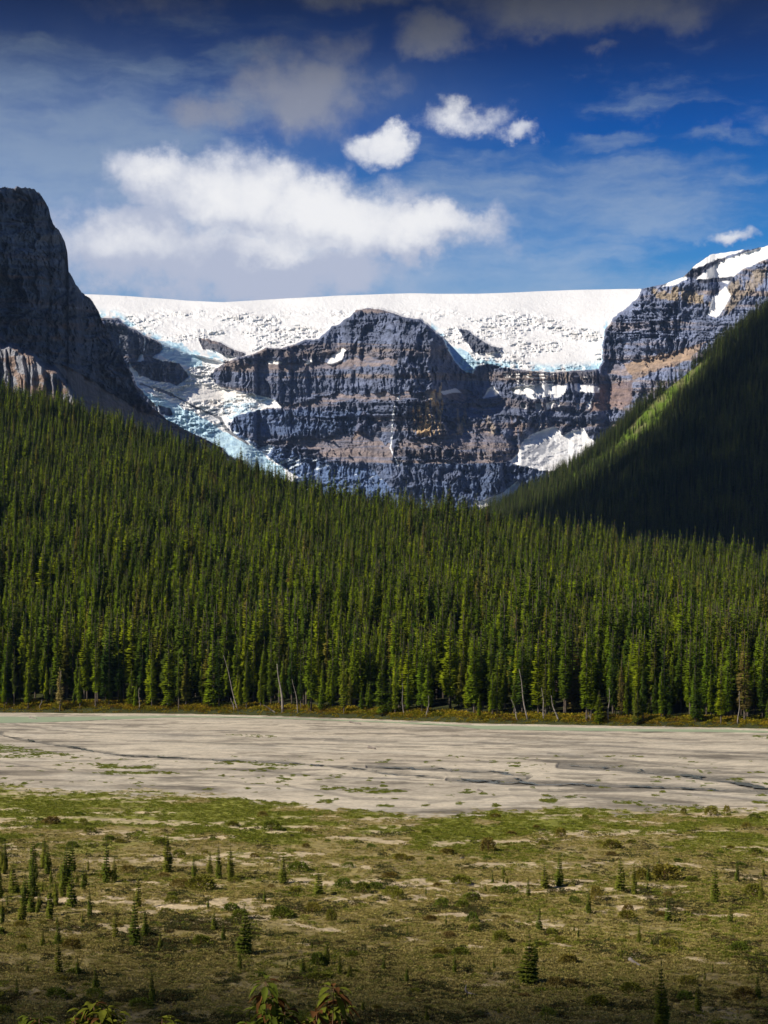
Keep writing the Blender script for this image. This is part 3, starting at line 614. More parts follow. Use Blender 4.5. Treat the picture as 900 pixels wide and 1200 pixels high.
# sunlit rib low on the left, standing in front of the shaded wall
ribtop = ip(ul, [(-140, 395), (-40, 398), (0, 402), (20, 405), (40, 415), (52, 428), (68, 436), (80, 448), (86, 462), (90, 500), (262, 640)])[None] + (fbm(U5 / 5, V5 / 400, 3, 17) - .5) * 9
rib = sstep(-2, 6, V5 - ribtop) * (U5 < 96)
Yr = 2150 - (U5 + 60) * 1.15 * 1.0 - (ridged(U5 / 11 + (fbm(U5 / 20, V5 / 20, 2, 3) - .5), V5 / 90, 4, 171) - .5) * 80 + (480 - V5) * .9
Y5 = Y5 * (1 - rib) + np.minimum(Yr, Y5 - 20) * rib
X5 = (U5 - UC) * Y5 / F; Z5 = CZ + (VH - V5) * Y5 / F
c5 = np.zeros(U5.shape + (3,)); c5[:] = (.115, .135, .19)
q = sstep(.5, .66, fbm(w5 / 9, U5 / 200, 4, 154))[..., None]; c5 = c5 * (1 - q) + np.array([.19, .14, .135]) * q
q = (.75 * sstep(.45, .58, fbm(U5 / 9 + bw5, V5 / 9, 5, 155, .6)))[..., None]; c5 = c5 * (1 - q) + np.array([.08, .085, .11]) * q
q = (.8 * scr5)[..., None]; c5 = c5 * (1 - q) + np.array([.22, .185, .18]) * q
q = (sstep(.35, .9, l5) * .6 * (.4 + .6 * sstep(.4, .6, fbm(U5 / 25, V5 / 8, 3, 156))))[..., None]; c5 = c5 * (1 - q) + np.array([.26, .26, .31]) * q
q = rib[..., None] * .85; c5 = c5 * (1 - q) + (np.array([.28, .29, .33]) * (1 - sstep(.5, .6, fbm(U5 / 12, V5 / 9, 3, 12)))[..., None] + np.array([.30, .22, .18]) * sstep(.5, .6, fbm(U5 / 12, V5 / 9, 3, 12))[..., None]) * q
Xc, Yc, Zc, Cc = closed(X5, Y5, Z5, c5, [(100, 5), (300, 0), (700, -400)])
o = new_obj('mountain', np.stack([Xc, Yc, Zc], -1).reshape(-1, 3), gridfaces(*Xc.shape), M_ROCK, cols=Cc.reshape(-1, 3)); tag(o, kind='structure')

# ================================================================== TREES
def kites(P0, D, Wd, up, ln, wdt, droop):
    """P0 base, D direction: folded kite (two triangles share the mid rib)"""
    tip = P0 + D * ln[:, None] - np.array([0, 0, 1.0]) * (droop * ln)[:, None]
    mid = P0 + D * (ln * .45)[:, None] - np.array([0, 0, 1.0]) * (droop * ln * .2)[:, None]
    a = mid + Wd * wdt[:, None] - up * (wdt * .5)[:, None]; b = mid - Wd * wdt[:, None] - up * (wdt * .5)[:, None]
    return np.stack([P0, a, tip, b], 1)
def crown_mesh(seed, h, r, n, low=0.12, size=1.0, shape=.8, ragged=.35, mtl=None, name='crown'):
    g_ = np.random.default_rng(seed)
    t = low + (1 - low) * (1 - np.sqrt(1 - g_.random(n) * .985)); lv = int(h / (0.55 * size)) ; t = np.round(t * lv + (.5 if h < 6 else 0) * g_.normal(0, 1.0, n)) / lv + g_.normal(0, .005, n)
    t = np.clip(t, low, .995)
    ph = g_.random(n) * 2 * PI
    lob = 1 + ragged * (vnoise(ph / 1.1, t * h / (1.1 * size), seed) - .5) * 2
    R = r * (1 - t) ** shape * np.minimum(1, .62 + (t - low) / .22 * .38) * lob + .04 * r
    inner = g_.random(n) * .55
    D = np.stack([np.cos(ph), np.sin(ph), np.zeros(n)], 1); up = np.tile([0, 0, 1.0], (n, 1)); Wd = np.stack([-np.sin(ph), np.cos(ph), np.zeros(n)], 1)
    droop = .35 - .75 * t + g_.normal(0, .12, n)
    P0 = D * (R * inner)[:, None] + up * (t * h)[:, None]
    yaw = g_.normal(0, .5, n)[:, None]; D2 = D * np.cos(yaw) + Wd * np.sin(yaw); W2 = Wd * np.cos(yaw) - D * np.sin(yaw)
    ln = R * (1 - inner) * (.85 + .3 * g_.random(n)) + .06 * size
    wd_ = np.minimum(ln * .27, .30 * size) + .02
    Q = kites(P0, D2, W2, up, ln, wd_, droop)
    # leader at the top
    lead = kites(np.tile([0, 0, h * .93], (4, 1)), np.tile([0, 0, 1.0], (4, 1)) + g_.normal(0, .05, (4, 3)), np.array([[1, 0, 0], [0, 1, 0], [.7, .7, 0], [.7, -.7, 0]]), np.tile([0, 0, 0.], (4, 1)), np.full(4, h * .075), np.full(4, .05 * size + .02), np.zeros(4))
    Q = np.concatenate([Q, lead]); Vv = Q.reshape(-1, 3); i = np.arange(len(Q)) * 4
    Ft = np.concatenate([np.stack([i, i + 1, i + 2], 1), np.stack([i, i + 2, i + 3], 1)])
    return Vv, Ft
def trunk_mesh(h, r0, lean=0.0, bend=0.0, seg=8, sides=6, taper=.12):
    V = []; Fs = []
    for k in range(seg + 1):
        t = k / seg; rr = r0 * (1 - (1 - taper) * t); cx = lean * t * h + bend * math.sin(t * PI) * h
        for s in range(sides): V.append((cx + rr * math.cos(2 * PI * s / sides), rr * math.sin(2 * PI * s / sides), t * h - (.4 if k == 0 else 0)))
    for k in range(seg):
        for s in range(sides): Fs.append([k * sides + s, k * sides + (s + 1) % sides, (k + 1) * sides + (s + 1) % sides, (k + 1) * sides + s])
    Fs.append([seg * sides + s for s in range(sides)])
    return V, Fs
def tree_protos(pref, specs, mneedle):
    out = []
    for (seed, h, r, n, low, size, shape, rag) in specs:
        Vc, Fcn = crown_mesh(seed, h, r, n, low, size, shape, rag); Vt, Ft = trunk_mesh(h * .97, .011 * h + .02)
        crown = new_obj('crown', Vc, Fcn, mneedle, smooth=False, link=False); trunk = new_obj('trunk', Vt, Ft, M_BARK, link=False)
        Va = np.concatenate([Vc, np.array(Vt)]); Fa = [list(f) for f in Fcn] + [[q + len(Vc) for q in f] for f in Ft]
        comb = new_obj(pref, Va, Fa, None, smooth=False, link=False, mats=[mneedle, M_BARK], mids=[0] * len(Fcn) + [1] * len(Ft))
        out.append((crown, trunk, comb, h))
    return out
FT = tree_protos('spruce_form', [(1, 18, 1.85, 1000, .14, .85, .78, .6), (2, 16, 1.6, 850, .14, .85, .7, .7), (3, 19.5, 2.0, 1050, .16, .9, .85, .6), (4, 14, 1.6, 800, .08, .8, .9, .6),
                                (5, 17, 1.35, 750, .20, .85, .6, .75), (6, 15, 1.9, 850, .06, .8, .95, .6), (7, 20, 1.6, 950, .15, .9, .75, .7), (8, 18, 1.2, 600, .22, .9, .5, .85)], M_NEEDLE)
FF = tree_protos('far_spruce_form', [(11, 18, 2.0, 420, .08, 1.6, .75, .35), (12, 16, 1.8, 380, .06, 1.6, .7, .4), (13, 20, 2.1, 430, .1, 1.7, .75, .35)], M_NEEDLE_FAR)
SP = tree_protos('sapling_form', [(21, 3.4, .66, 1100, .03, .34, .95, .5), (22, 3.0, .52, 900, .03, .32, .9, .55), (23, 4.0, .68, 1300, .03, .34, 1.0, .5), (24, 2.4, .62, 850, .02, .30, 1.0, .5)], M_SAP)

def scatter(name, pts, protos, idx, rz, scl, tilt=None):
    me = bpy.data.meshes.new(name); me.vertices.add(len(pts)); me.vertices.foreach_set('co', np.asarray(pts, np.float32).ravel())
    a = me.attributes.new('pick', 'INT', 'POINT'); a.data.foreach_set('value', np.asarray(idx, np.int32))
    rot = np.zeros((len(pts), 3), np.float32); rot[:, 2] = rz
    if tilt is not None: rot[:, 0] = tilt[:, 0]; rot[:, 1] = tilt[:, 1]
    a = me.attributes.new('turn', 'FLOAT_VECTOR', 'POINT'); a.data.foreach_set('vector', rot.ravel())
    a = me.attributes.new('size', 'FLOAT_VECTOR', 'POINT'); a.data.foreach_set('vector', np.asarray(scl, np.float32).ravel())
    o = bpy.data.objects.new(name, me); COL.objects.link(o)
    ng = bpy.data.node_groups.new(name + '_nodes', 'GeometryNodeTree')
    ng.interface.new_socket('Geometry', in_out='INPUT', socket_type='NodeSocketGeometry'); ng.interface.new_socket('Geometry', in_out='OUTPUT', socket_type='NodeSocketGeometry')
    N = ng.nodes; L = ng.links; gi = N.new('NodeGroupInput'); go = N.new('NodeGroupOutput'); iop = N.new('GeometryNodeInstanceOnPoints'); jn = N.new('GeometryNodeJoinGeometry')
    for p_ in protos:
        oi = N.new('GeometryNodeObjectInfo'); oi.inputs['Object'].default_value = p_; oi.inputs['As Instance'].default_value = True; L.new(oi.outputs['Geometry'], jn.inputs[0])
    def at(nm, ty):
        n_ = N.new('GeometryNodeInputNamedAttribute'); n_.data_type = ty; n_.inputs[0].default_value = nm; return n_.outputs[0]
    L.new(gi.outputs[0], iop.inputs['Points']); L.new(jn.outputs[0], iop.inputs['Instance']); iop.inputs['Pick Instance'].default_value = True
    L.new(at('pick', 'INT'), iop.inputs['Instance Index']); L.new(at('turn', 'FLOAT_VECTOR'), iop.inputs['Rotation']); L.new(at('size', 'FLOAT_VECTOR'), iop.inputs['Scale'])
    L.new(iop.outputs[0], go.inputs[0])
    md = o.modifiers.new('scatter', 'NODES'); md.node_group = ng
    tag(o, kind='stuff'); return o

# positions of every tree on the near hill, jittered grid
gx, gy = np.meshgrid(np.arange(-420, 420, 3.7), np.arange(400, 1420, 3.7)); gx = gx.ravel() + RNG.uniform(-1.9, 1.9, gx.size); gy = gy.ravel() + RNG.uniform(-1.9, 1.9, gy.size)
gu = UC + F * gx / gy; yf_ = yfar(gu); ok = (gu > -90) & (gu < 990) & (gy > yf_ + 1.5) & (gy < hill_yc(gu) + 45)
ok &= ~((vnoise(gx / 7, gy / 7, 5) < .22) | (RNG.random(gx.size) < .06)) & ~((gy < yf_ + 7) & (RNG.random(gx.size) < .35))
gx, gy, gu = gx[ok], gy[ok], gu[ok]; gz = hill(gu, gy); front = gy - yfar(gu)
hs = RNG.choice([.62, .8, .95, 1.08, 1.2], gx.size) * RNG.uniform(.9, 1.1, gx.size) * (1 + .6 * (fbm(gx / 22, gy / 22, 3, 9) - .5))
hs *= np.where(front < 12, RNG.choice([.45, .6, .8, 1.0, 1.0], gx.size), 1.0)
idx = RNG.integers(0, len(FT), gx.size); rz = RNG.random(gx.size) * 2 * PI; wsc = hs * RNG.uniform(.9, 1.35, gx.size)
vis = (gu > -5) & (gu < 905)
order = np.argsort(np.where(vis, gy, 1e9) / np.maximum(hs, .3))[:300]
sel = np.zeros(gx.size, bool); sel[order] = True
for j in order:
    cr, tr, _, _ = FT[idx[j]]
    e = empty('spruce_tree', (gx[j], gy[j], gz[j] - .1), rz[j], (wsc[j], wsc[j], hs[j]))
    small = hs[j] < .6
    if front[j] < 14: lab = 'short young green spruce at the forest edge by the river bank' if small else 'tall narrow green spruce in the front rank of the forest above the river bank'
    else: lab = 'tall narrow green spruce just behind the front rank of the forest wall'
    tag(e, lab, 'tree', 'young spruces at the forest foot' if (small and front[j] < 14) else ('spruces in the front rank of the forest' if front[j] < 14 else 'spruces just behind the front rank'))
    for src in (cr, tr):
        c = src.copy(); COL.objects.link(c); c.parent = e
r_ = ~sel
scatter('spruce_forest', np.stack([gx, gy, gz - .1], 1)[r_], [f[2] for f in FT], idx[r_], rz[r_], np.stack([wsc, wsc, hs], 1)[r_])
# forest on the spur
gx, gy = np.meshgrid(np.arange(0, 900, 5.8), np.arange(1400, 2520, 5.8)); gx = gx.ravel() + RNG.uniform(-2.9, 2.9, gx.size); gy = gy.ravel() + RNG.uniform(-2.9, 2.9, gy.size)
gu = UC + F * gx / gy; gz = spur(gu, gy); gv = VH - (gz - CZ) * F / gy; sdv = instrip(gu, gv - 4)
ok = (gu > 520) & (gu < 1010) & (gv < 690) & ((sdv > 0) | (RNG.random(gx.size) < .28))
gx, gy, gz, gu, sdv = gx[ok], gy[ok], gz[ok], gu[ok], sdv[ok]
hs = RNG.uniform(.7, 1.3, gx.size) * np.where(sdv < 0, .5, 1); idx = RNG.integers(0, 3, gx.size); rz = RNG.random(gx.size) * 6.28
scatter('spur_forest', np.stack([gx, gy, gz - .3], 1), [f[2] for f in FF], idx, rz, np.stack([hs, hs, hs], 1))
# pale and bright scrub on the avalanche strip
gx, gy = np.meshgrid(np.arange(80, 700, 5.0), np.arange(1500, 2500, 5.0)); gx = gx.ravel() + RNG.uniform(-2, 2, gx.size); gy = gy.ravel() + RNG.uniform(-2, 2, gy.size)
gu = UC + F * gx / gy; gz = spur(gu, gy); gv = VH - (gz - CZ) * F / gy; ok = instrip(gu, gv) < -.5
gx, gy, gz = gx[ok], gy[ok], gz[ok]

# ---- bushes, tufts
def bush_mesh(seed, w_, h, n, size):
    g_ = np.random.default_rng(seed); th = g_.random(n) * 2 * PI; c = g_.random(n) ** .6
    lobe = 1 + .45 * (vnoise(th * 1.4, c * 3, seed) - .5) * 2
    R = w_ / 2 * np.sqrt(1 - c ** 2 * .92) * lobe * (.55 + .45 * g_.random(n)); z = h * c * (.75 + .35 * g_.random(n))
    P0 = np.stack([R * np.cos(th), R * np.sin(th), z], 1); D = np.stack([np.cos(th), np.sin(th), .6 + g_.random(n)], 1) + g_.normal(0, .45, (n, 3)); D /= np.linalg.norm(D, axis=1)[:, None]
    Wd = np.cross(D, g_.normal(0, 1, (n, 3))); Wd /= np.linalg.norm(Wd, axis=1)[:, None]
    Q = kites(P0, D, Wd, np.zeros((n, 3)), np.full(n, size) * g_.uniform(.7, 1.4, n), np.full(n, size * .33), np.zeros(n))
    i = np.arange(n) * 4; return Q.reshape(-1, 3), np.concatenate([np.stack([i, i + 1, i + 2], 1), np.stack([i, i + 2, i + 3], 1)])
def stems_mesh(seed, w_, h, n=7, r=.02):
    g_ = random.Random(seed); V = []; Fs = []
    for k in range(n):
        a = g_.random() * 6.28; b = len(V); rr = w_ * .38 * g_.random()
        for q in range(4):
            t = q / 3
            for s in range(4): V.append((math.cos(a) * rr * t + r * (1 - .6 * t) * math.cos(s * PI / 2), math.sin(a) * rr * t + r * (1 - .6 * t) * math.sin(s * PI / 2), h * .85 * t - (.05 if q == 0 else 0)))
        for q in range(3):
            for s in range(4): Fs.append([b + q * 4 + s, b + q * 4 + (s + 1) % 4, b + q * 4 + 4 + (s + 1) % 4, b + q * 4 + 4 + s])
    return V, Fs
BU = []
for sd_, w_, h in ((1, 1.7, .9), (2, 1.3, .8), (3, 2.3, .8), (4, 1.1, 1.1)):
    a = new_obj('foliage', *bush_mesh(sd_, w_, h, 900, .12), M_WILLOW, smooth=False, link=False); b = new_obj('stems', *stems_mesh(sd_, w_, h), M_STEM, link=False); BU.append((a, b, w_, h))
def ground_z(X, Y):
    iy = np.clip(np.searchsorted(ys, Y), 0, len(ys) - 1); u = UC + F * X / np.maximum(Y, 92); iu = np.clip(np.searchsorted(urow, u), 0, len(urow) - 1)
    return ZZ[iy, iu]
def at(u, v): Y = CZ * F / (v - VH); return (u - UC) * Y / F, Y
def sapling(u, v, hpx, lab, grp=None, k=None):
    X, Y = at(u, v); h = hpx * (1.18 if hpx > 17 else 1.0) * Y / F; k = random.randrange(4) if k is None else k; s = h / SP[k][3]
    wid = s * random.uniform(.6, .9)
    e = empty('spruce_sapling', (X, Y, float(ground_z(X, Y)) - .03), random.random() * 6.28, (wid, wid, s)); tag(e, lab, 'tree', grp)
    for src in SP[k][:2]:
        c = src.copy(); COL.objects.link(c); c.parent = e
    return e
SAPS = [(196, 1022, 44, 'tall slim spruce sapling standing alone behind the gravel streaks on the left'), (125, 1034, 48, 'tall spruce sapling at the right edge of the dense left thicket'), (134, 1034, 30, 'shorter spruce sapling touching the tall one at the right edge of the left thicket'),
        (162, 1062, 36, 'spruce sapling directly behind the tallest double spruce of the left flat'), (158, 1110, 56, 'bushy front spruce of the tall overlapping pair left of centre'), (170, 1098, 30, 'short sapling leaning out on the right of the tall overlapping pair'), (68, 1141, 38, 'dark spruce sapling low in the left foreground with its shadow to the right'),
        (68, 1109, 28, 'narrow sapling right behind the dark low one in the left foreground'), (135, 1100, 34, 'dark bushy sapling to the left of the tall overlapping pair'), (256, 1030, 37, 'left one of two dark upright saplings side by side'), (270, 1030, 38, 'right one of two dark upright saplings side by side'),
        (246, 1024, 26, 'thin sapling just left of the two dark upright ones'), (227, 1030, 28, 'yellowish sapling rising from brown shrubs left of the upright pair'), (332, 1035, 34, 'dark sapling among shrubs near the middle left with a narrow tip'), (373, 1050, 30, 'stout dark sapling at the end of the shrub row near the middle'),
        (287, 1118, 52, 'tall narrow sapling with two stacked tiers right of the left foreground'), (281, 1134, 22, 'short sapling at the foot of the tall narrow two tiered one'), (262, 1104, 24, 'green sapling a little left of the tall narrow two tiered one'), (251, 1090, 22, 'small round topped sapling above the tall narrow two tiered one'),
        (188, 1112, 20, 'small sapling on bare brown ground right of the tall overlapping pair'), (178, 1176, 38, 'faint dark sapling low in the left foreground between shadow streaks'), (112, 1160, 26, 'small dark sapling just above the leafy bush of the left foreground'), (91, 1144, 24, 'small sapling right of the dark low one in the left foreground'),
        (638, 1041, 28, 'left one of a sapling pair beyond the centre right track'), (656, 1039, 34, 'right taller one of a sapling pair beyond the centre right track'), (619, 1050, 24, 'short broad sapling left of the pair beyond the centre right track'), (727, 1046, 38, 'tall left sapling of the twin cluster right of centre'),
        (743, 1049, 36, 'right sapling of the twin cluster right of centre'), (760, 1033, 22, 'thin sapling behind the wide dark bush right of centre'), (772, 1030, 26, 'thin pointed sapling rising out of the wide dark bush on the right'), (838, 1059, 44, 'dark conical sapling standing alone on the right'),
        (783, 1081, 30, 'small dark sapling left below the lone conical one on the right'), (690, 1071, 26, 'yellow green broad sapling left of the small dark one on the right'), (864, 1034, 24, 'thin dark sapling close to the curving track on the right'), (620, 1154, 54, 'tall dark narrow sapling in the right foreground'),
        (628, 1128, 30, 'bushy dark sapling touching the tall narrow one in the right foreground'), (632, 1092, 28, 'pale yellow green sapling above the right foreground pair'), (749, 1106, 24, 'faint brownish sapling in the middle of the right foreground'), (775, 1212, 74, 'large near spruce with open branches cut off by the bottom edge'),
        (818, 1186, 34, 'dark blurred sapling right of the large near spruce'), (888, 1172, 30, 'dark sapling close to the right edge in the foreground'), (856, 1082, 20, 'short broad sapling below the lone conical one near the right edge'), (355, 1140, 20, 'small upright sapling on bare brown ground left of the dark middle shrub'),
        (383, 1131, 28, 'dark spiky sapling standing over the round shrub in the middle foreground'), (398, 1142, 24, 'thin yellowish sapling right of the round shrub in the middle foreground'), (450, 1138, 18, 'small sapling left of the pale diagonal track in the foreground'), (477, 1151, 22, 'small dark sapling on the near side of the pale diagonal track'),
        (533, 1140, 24, 'slender sapling on the far side of the pale diagonal track'), (500, 1198, 20, 'small green sapling at the bottom edge right of the leafy branches'), (579, 1134, 14, 'tiny sapling below the right end of the pale diagonal track'), (410, 1146, 20, 'small dim sapling near the thin yellowish one in the middle foreground'),
        (20, 1168, 22, 'dim low sapling in the darkest left corner ground'), (310, 1060, 18, 'small sapling right of the sandy gap near the middle left'), (892, 1056, 26, 'slim sapling at the right edge beside the curving track'), (105, 1074, 32, 'sapling at the near right end of the left thicket'), (50, 1112, 20, 'small sapling in front of the left thicket on brown ground')]
for s_i in SAPS: sapling(*s_i)
thk = 0
while thk < 46:
    u = random.uniform(-30, 104); v = random.uniform(1018, 1083)
    if u > 60 and v > 1070: continue
    sapling(u, v, random.uniform(18, 42) * (v - 751) / 310, 'dark slender spruce sapling packed into the dense thicket at the left edge', 'saplings of the dense left thicket'); thk += 1
for i in range(60):
    u = random.uniform(-40, 940); v = random.uniform(1020, 1195)
    if u < 300: v = random.uniform(1010, 1150)
    sapling(u, v, random.uniform(8, 17), 'tiny spruce seedling scattered on the brown flat', 'tiny seedlings scattered over the flat')
def shrub(u, v, wpx, hpx, lab, grp=None):
    X, Y = at(u, v); k = random.randrange(4); a, b, w_, h = BU[k]
    e = empty('willow_shrub', (X, Y, float(ground_z(X, Y)) - .04), random.random() * 6.28, (wpx * Y / F / w_, wpx * Y / F / w_, hpx * Y / F / h)); tag(e, lab, 'shrub', grp)
    for src in (a, b):
        c = src.copy(); COL.objects.link(c); c.parent = e
SHR = [(318, 973, 26, 12, 'round olive shrub beside the long pale gravel streak left of centre'), (61, 966, 22, 9, 'dark low shrub on the pale streak at the far left'), (98, 967, 14, 8, 'small brown shrub right of the dark one on the far left streak'), (572, 997, 20, 15, 'dark green round shrub standing out on the bright green mat right of centre'),
       (657, 980, 16, 9, 'rusty brown shrub on the bright green mat right of centre'), (636, 990, 14, 6, 'small dark shrub left of the rusty brown one'), (717, 995, 26, 11, 'low olive shrub at the near edge of the bright green mat'), (779, 1031, 36, 17, 'wide dark bush beside the curving track on the right'), (752, 1031, 20, 13, 'dark shrub joined to the left of the wide bush on the right'),
       (883, 1050, 24, 14, 'dark brown shrub close to the right edge below the track'), (736, 1068, 18, 9, 'olive shrub right of the yellow green broad sapling'), (698, 1056, 20, 17, 'tall brownish shrub right of centre with upright twigs'), (672, 1059, 18, 9, 'low shrub left of the tall brownish one'), (865, 1116, 30, 12, 'wide dim shrub in the right foreground'), (740, 1162, 28, 12, 'dark round shrub in the lower right foreground'),
       (330, 1076, 26, 13, 'dark green shrub on the sandy patch left of centre'), (388, 1078, 12, 13, 'upright green shrub right of the one on the sandy patch'), (372, 1132, 20, 16, 'round dark shrub with a spiky sapling behind it in the foreground'), (375, 1147, 40, 8, 'flat wide green shrub below the round dark one'), (414, 1121, 15, 8, 'small rusty shrub beside the pale diagonal track'), (587, 1105, 24, 14, 'dark olive shrub on a sandy edge in the middle'),
       (554, 1082, 18, 12, 'green shrub with a dark one just below it in the middle'), (556, 1092, 16, 9, 'dark shrub just below the green one in the middle'), (236, 1043, 34, 16, 'wide dark shrub below the two upright saplings'), (213, 1040, 34, 10, 'wide brownish low shrub left of the wide dark one'), (150, 1023, 22, 9, 'low brownish bush between the tall left saplings'), (201, 1058, 20, 9, 'rust coloured shrub right behind the tall overlapping pair'),
       (540, 1036, 26, 10, 'yellow green shrub on the green ground near the centre'), (402, 1042, 26, 12, 'golden green shrub first in the row right of the stout dark sapling'), (425, 1046, 20, 12, 'golden shrub second in the row right of the stout dark sapling'), (460, 1050, 30, 12, 'brownish shrub last in the row right of the stout dark sapling'), (350, 1022, 30, 12, 'green shrub behind the dark saplings near the middle left'),
       (595, 1046, 30, 10, 'dark olive shrub left of the short broad sapling'), (685, 962, 10, 8, 'small dark bush standing at the edge of the gravel on the right'), (833, 955, 20, 10, 'dark bushes clump at the far edge of the green mat on the right'), (852, 953, 10, 9, 'small pointed bush right of the clump at the far edge of the green mat'), (801, 954, 7, 8, 'tiny pointed bush left of the clump at the far edge of the green mat')]
for s_i in SHR: shrub(*s_i)
for i in range(150):
    u = random.uniform(-60, 960); v = 1005 + 190 * random.random() ** 1.15
    if random.random() < .35: v = random.uniform(955, 1010)
    wx = random.uniform(8, 24) * (v - 751) / 300
    shrub(u, v, wx, wx * random.uniform(.3, .5), 'small nondescript olive willow tuft scattered over the flat', 'small willow tufts scattered over the flat')
# ground cover tufts: nobody could count them
def tuft(seed, mt, w_, h, n, size): return new_obj('tuft_form', *bush_mesh(seed, w_, h, n, size), mt, smooth=False, link=False)
TG = [tuft(31 + i, M_MAT, 1.0, .22, 60, .13) for i in range(3)]; TD = [tuft(41 + i, M_DRY, .8, .18, 50, .12) for i in range(3)]
n = 240000; vv = 860 + 350 * RNG.random(n) ** .85; uu = RNG.uniform(-110, 1010, n); Y_ = CZ * F / (vv - VH); X_ = (uu - UC) * Y_ / F
iy = np.clip(np.searchsorted(ys, Y_), 0, len(ys) - 1); iu = np.clip(np.searchsorted(urow, uu), 0, len(urow) - 1)
gm = gmask[iy, iu]; vg = veg[iy, iu]; sa = sandm[iy, iu]; dens = .5 * vnoise(X_ / .7, Y_ / .9, 8) + .5 * vnoise(X_ / 6, Y_ / 6, 18)
immk = im[iy, iu] & (vv < 960)
okg = (immk & (RNG.random(n) < .9)) | (vg > .5) & (RNG.random(n) < gm * 1.1 * np.clip(dens * 2.2 - .4, .1, 1)) & (sa < .4); okd = (vg > .5) & (gm < .7) & (sa < .5) & (RNG.random(n) < np.clip(dens * 1.6 - .35, .05, 1))
zz_ = ZZ[iy, iu]
M_HEATH = foliage('dark_heath_leaves', [(0, (.06, .075, .025)), (0.5, (.09, .09, .03)), (1, (.10, .07, .03))], 1.0)
TH = [tuft(61 + i, M_HEATH, .9, .25, 60, .12) for i in range(3)]
okh = (vg > .5) & (vv > 965) & ~okg & (RNG.random(n) < np.clip(vnoise(X_ / 2.2, Y_ / 3, 28) * 1.4 - .80, 0, 1))
okd = okd & ~okh
for nm, ok, pr_, s0 in (('green_ground_cover', okg, TG, (.2, .75)), ('dry_ground_cover', okd & ~okg, TD, (.2, .8)), ('dark_heath_cover', okh, TH, (.2, .7))):
    m_ = ok.sum(); s = RNG.uniform(*s0, m_)
    scatter(nm, np.stack([X_, Y_, zz_ - .02], 1)[ok], pr_, RNG.integers(0, 3, m_), RNG.random(m_) * 6.28, np.stack([s, s, s * RNG.uniform(.6, 1.3, m_)], 1))
# vegetated far bank
TB = [tuft(51 + i, M_BANK, 2.4, 1.0, 130, .32) for i in range(3)]
n = 3600; uu = RNG.uniform(-150, 1050, n); Y_ = yfar(uu) + RNG.random(n) ** 1.5 * 11 - .5; X_ = (uu - UC) * Y_ / F; s = RNG.uniform(.3, 1.0, n) * np.clip((Y_ - yfar(uu)) / 5 + .35, .3, 1.1)
scatter('bank_undergrowth', np.stack([X_, Y_, hill(uu, Y_) - .3], 1), TB, RNG.integers(0, 3, n), RNG.random(n) * 6.28, np.stack([s * 1.3, s * 1.3, s], 1))

# ---- dead snags and logs
def rod(pts, radii, sides=7):
    V = []; Fs = []; n = len(pts)
    for k, (p, r) in enumerate(zip(pts, radii)):
        p = Vector(p); d = (Vector(pts[min(k + 1, n - 1)]) - Vector(pts[max(k - 1, 0)])).normalized(); a = d.orthogonal().normalized(); b = d.cross(a)
        for s in range(sides):
            q = p + (a * math.cos(2 * PI * s / sides) + b * math.sin(2 * PI * s / sides)) * r; V.append(tuple(q))
    for k in range(n - 1):
        for s in range(sides): Fs.append([k * sides + s, k * sides + (s + 1) % sides, (k + 1) * sides + (s + 1) % sides, (k + 1) * sides + s])
    Fs.append(list(range(sides))[::-1]); Fs.append([(n - 1) * sides + s for s in range(sides)])
    return V, Fs
def snag(ub, vb_, ut, vt, wpx, lab, dy=2.0, twigs=8):
    Y = float(yfar(ub)) + dy; z0 = float(hill(np.array([float(ub)]), np.array([Y]))[0]) - .3; X = (ub - UC) * Y / F
    dx = (ut - ub) * Y / F; dz = CZ + (VH - vt) * Y / F - z0; e = empty('dead_snag', (X, Y, z0)); tag(e, lab, 'dead tree')
    pts = [(dx * t + .15 * math.sin(t * 7 + ub), .3 * math.sin(t * 4), dz * t) for t in np.linspace(0, 1, 9)]; r0 = wpx * .5 * Y / F
    new_obj('trunk', *rod(pts, [r0 * (1.25 - .95 * t) for t in np.linspace(0, 1, 9)]), M_DEAD, parent=e)
    V = []; Fs = []
    for i in range(twigs):
        t = random.uniform(.25, .95); a = random.random() * 6.28; l = random.uniform(.5, 1.3) * (1.2 - t); p = Vector((dx * t, 0, dz * t)); q = p + Vector((math.cos(a) * l, math.sin(a) * l, random.uniform(-.3, .2) * l))
        v_, f_ = rod([p, (p + q) / 2 + Vector((0, 0, .05)), q], [.05, .035, .015], 4); b = len(V); V += v_; Fs += [[k + b for k in f] for f in f_]
    new_obj('branches', V, Fs, M_DEAD, parent=e)
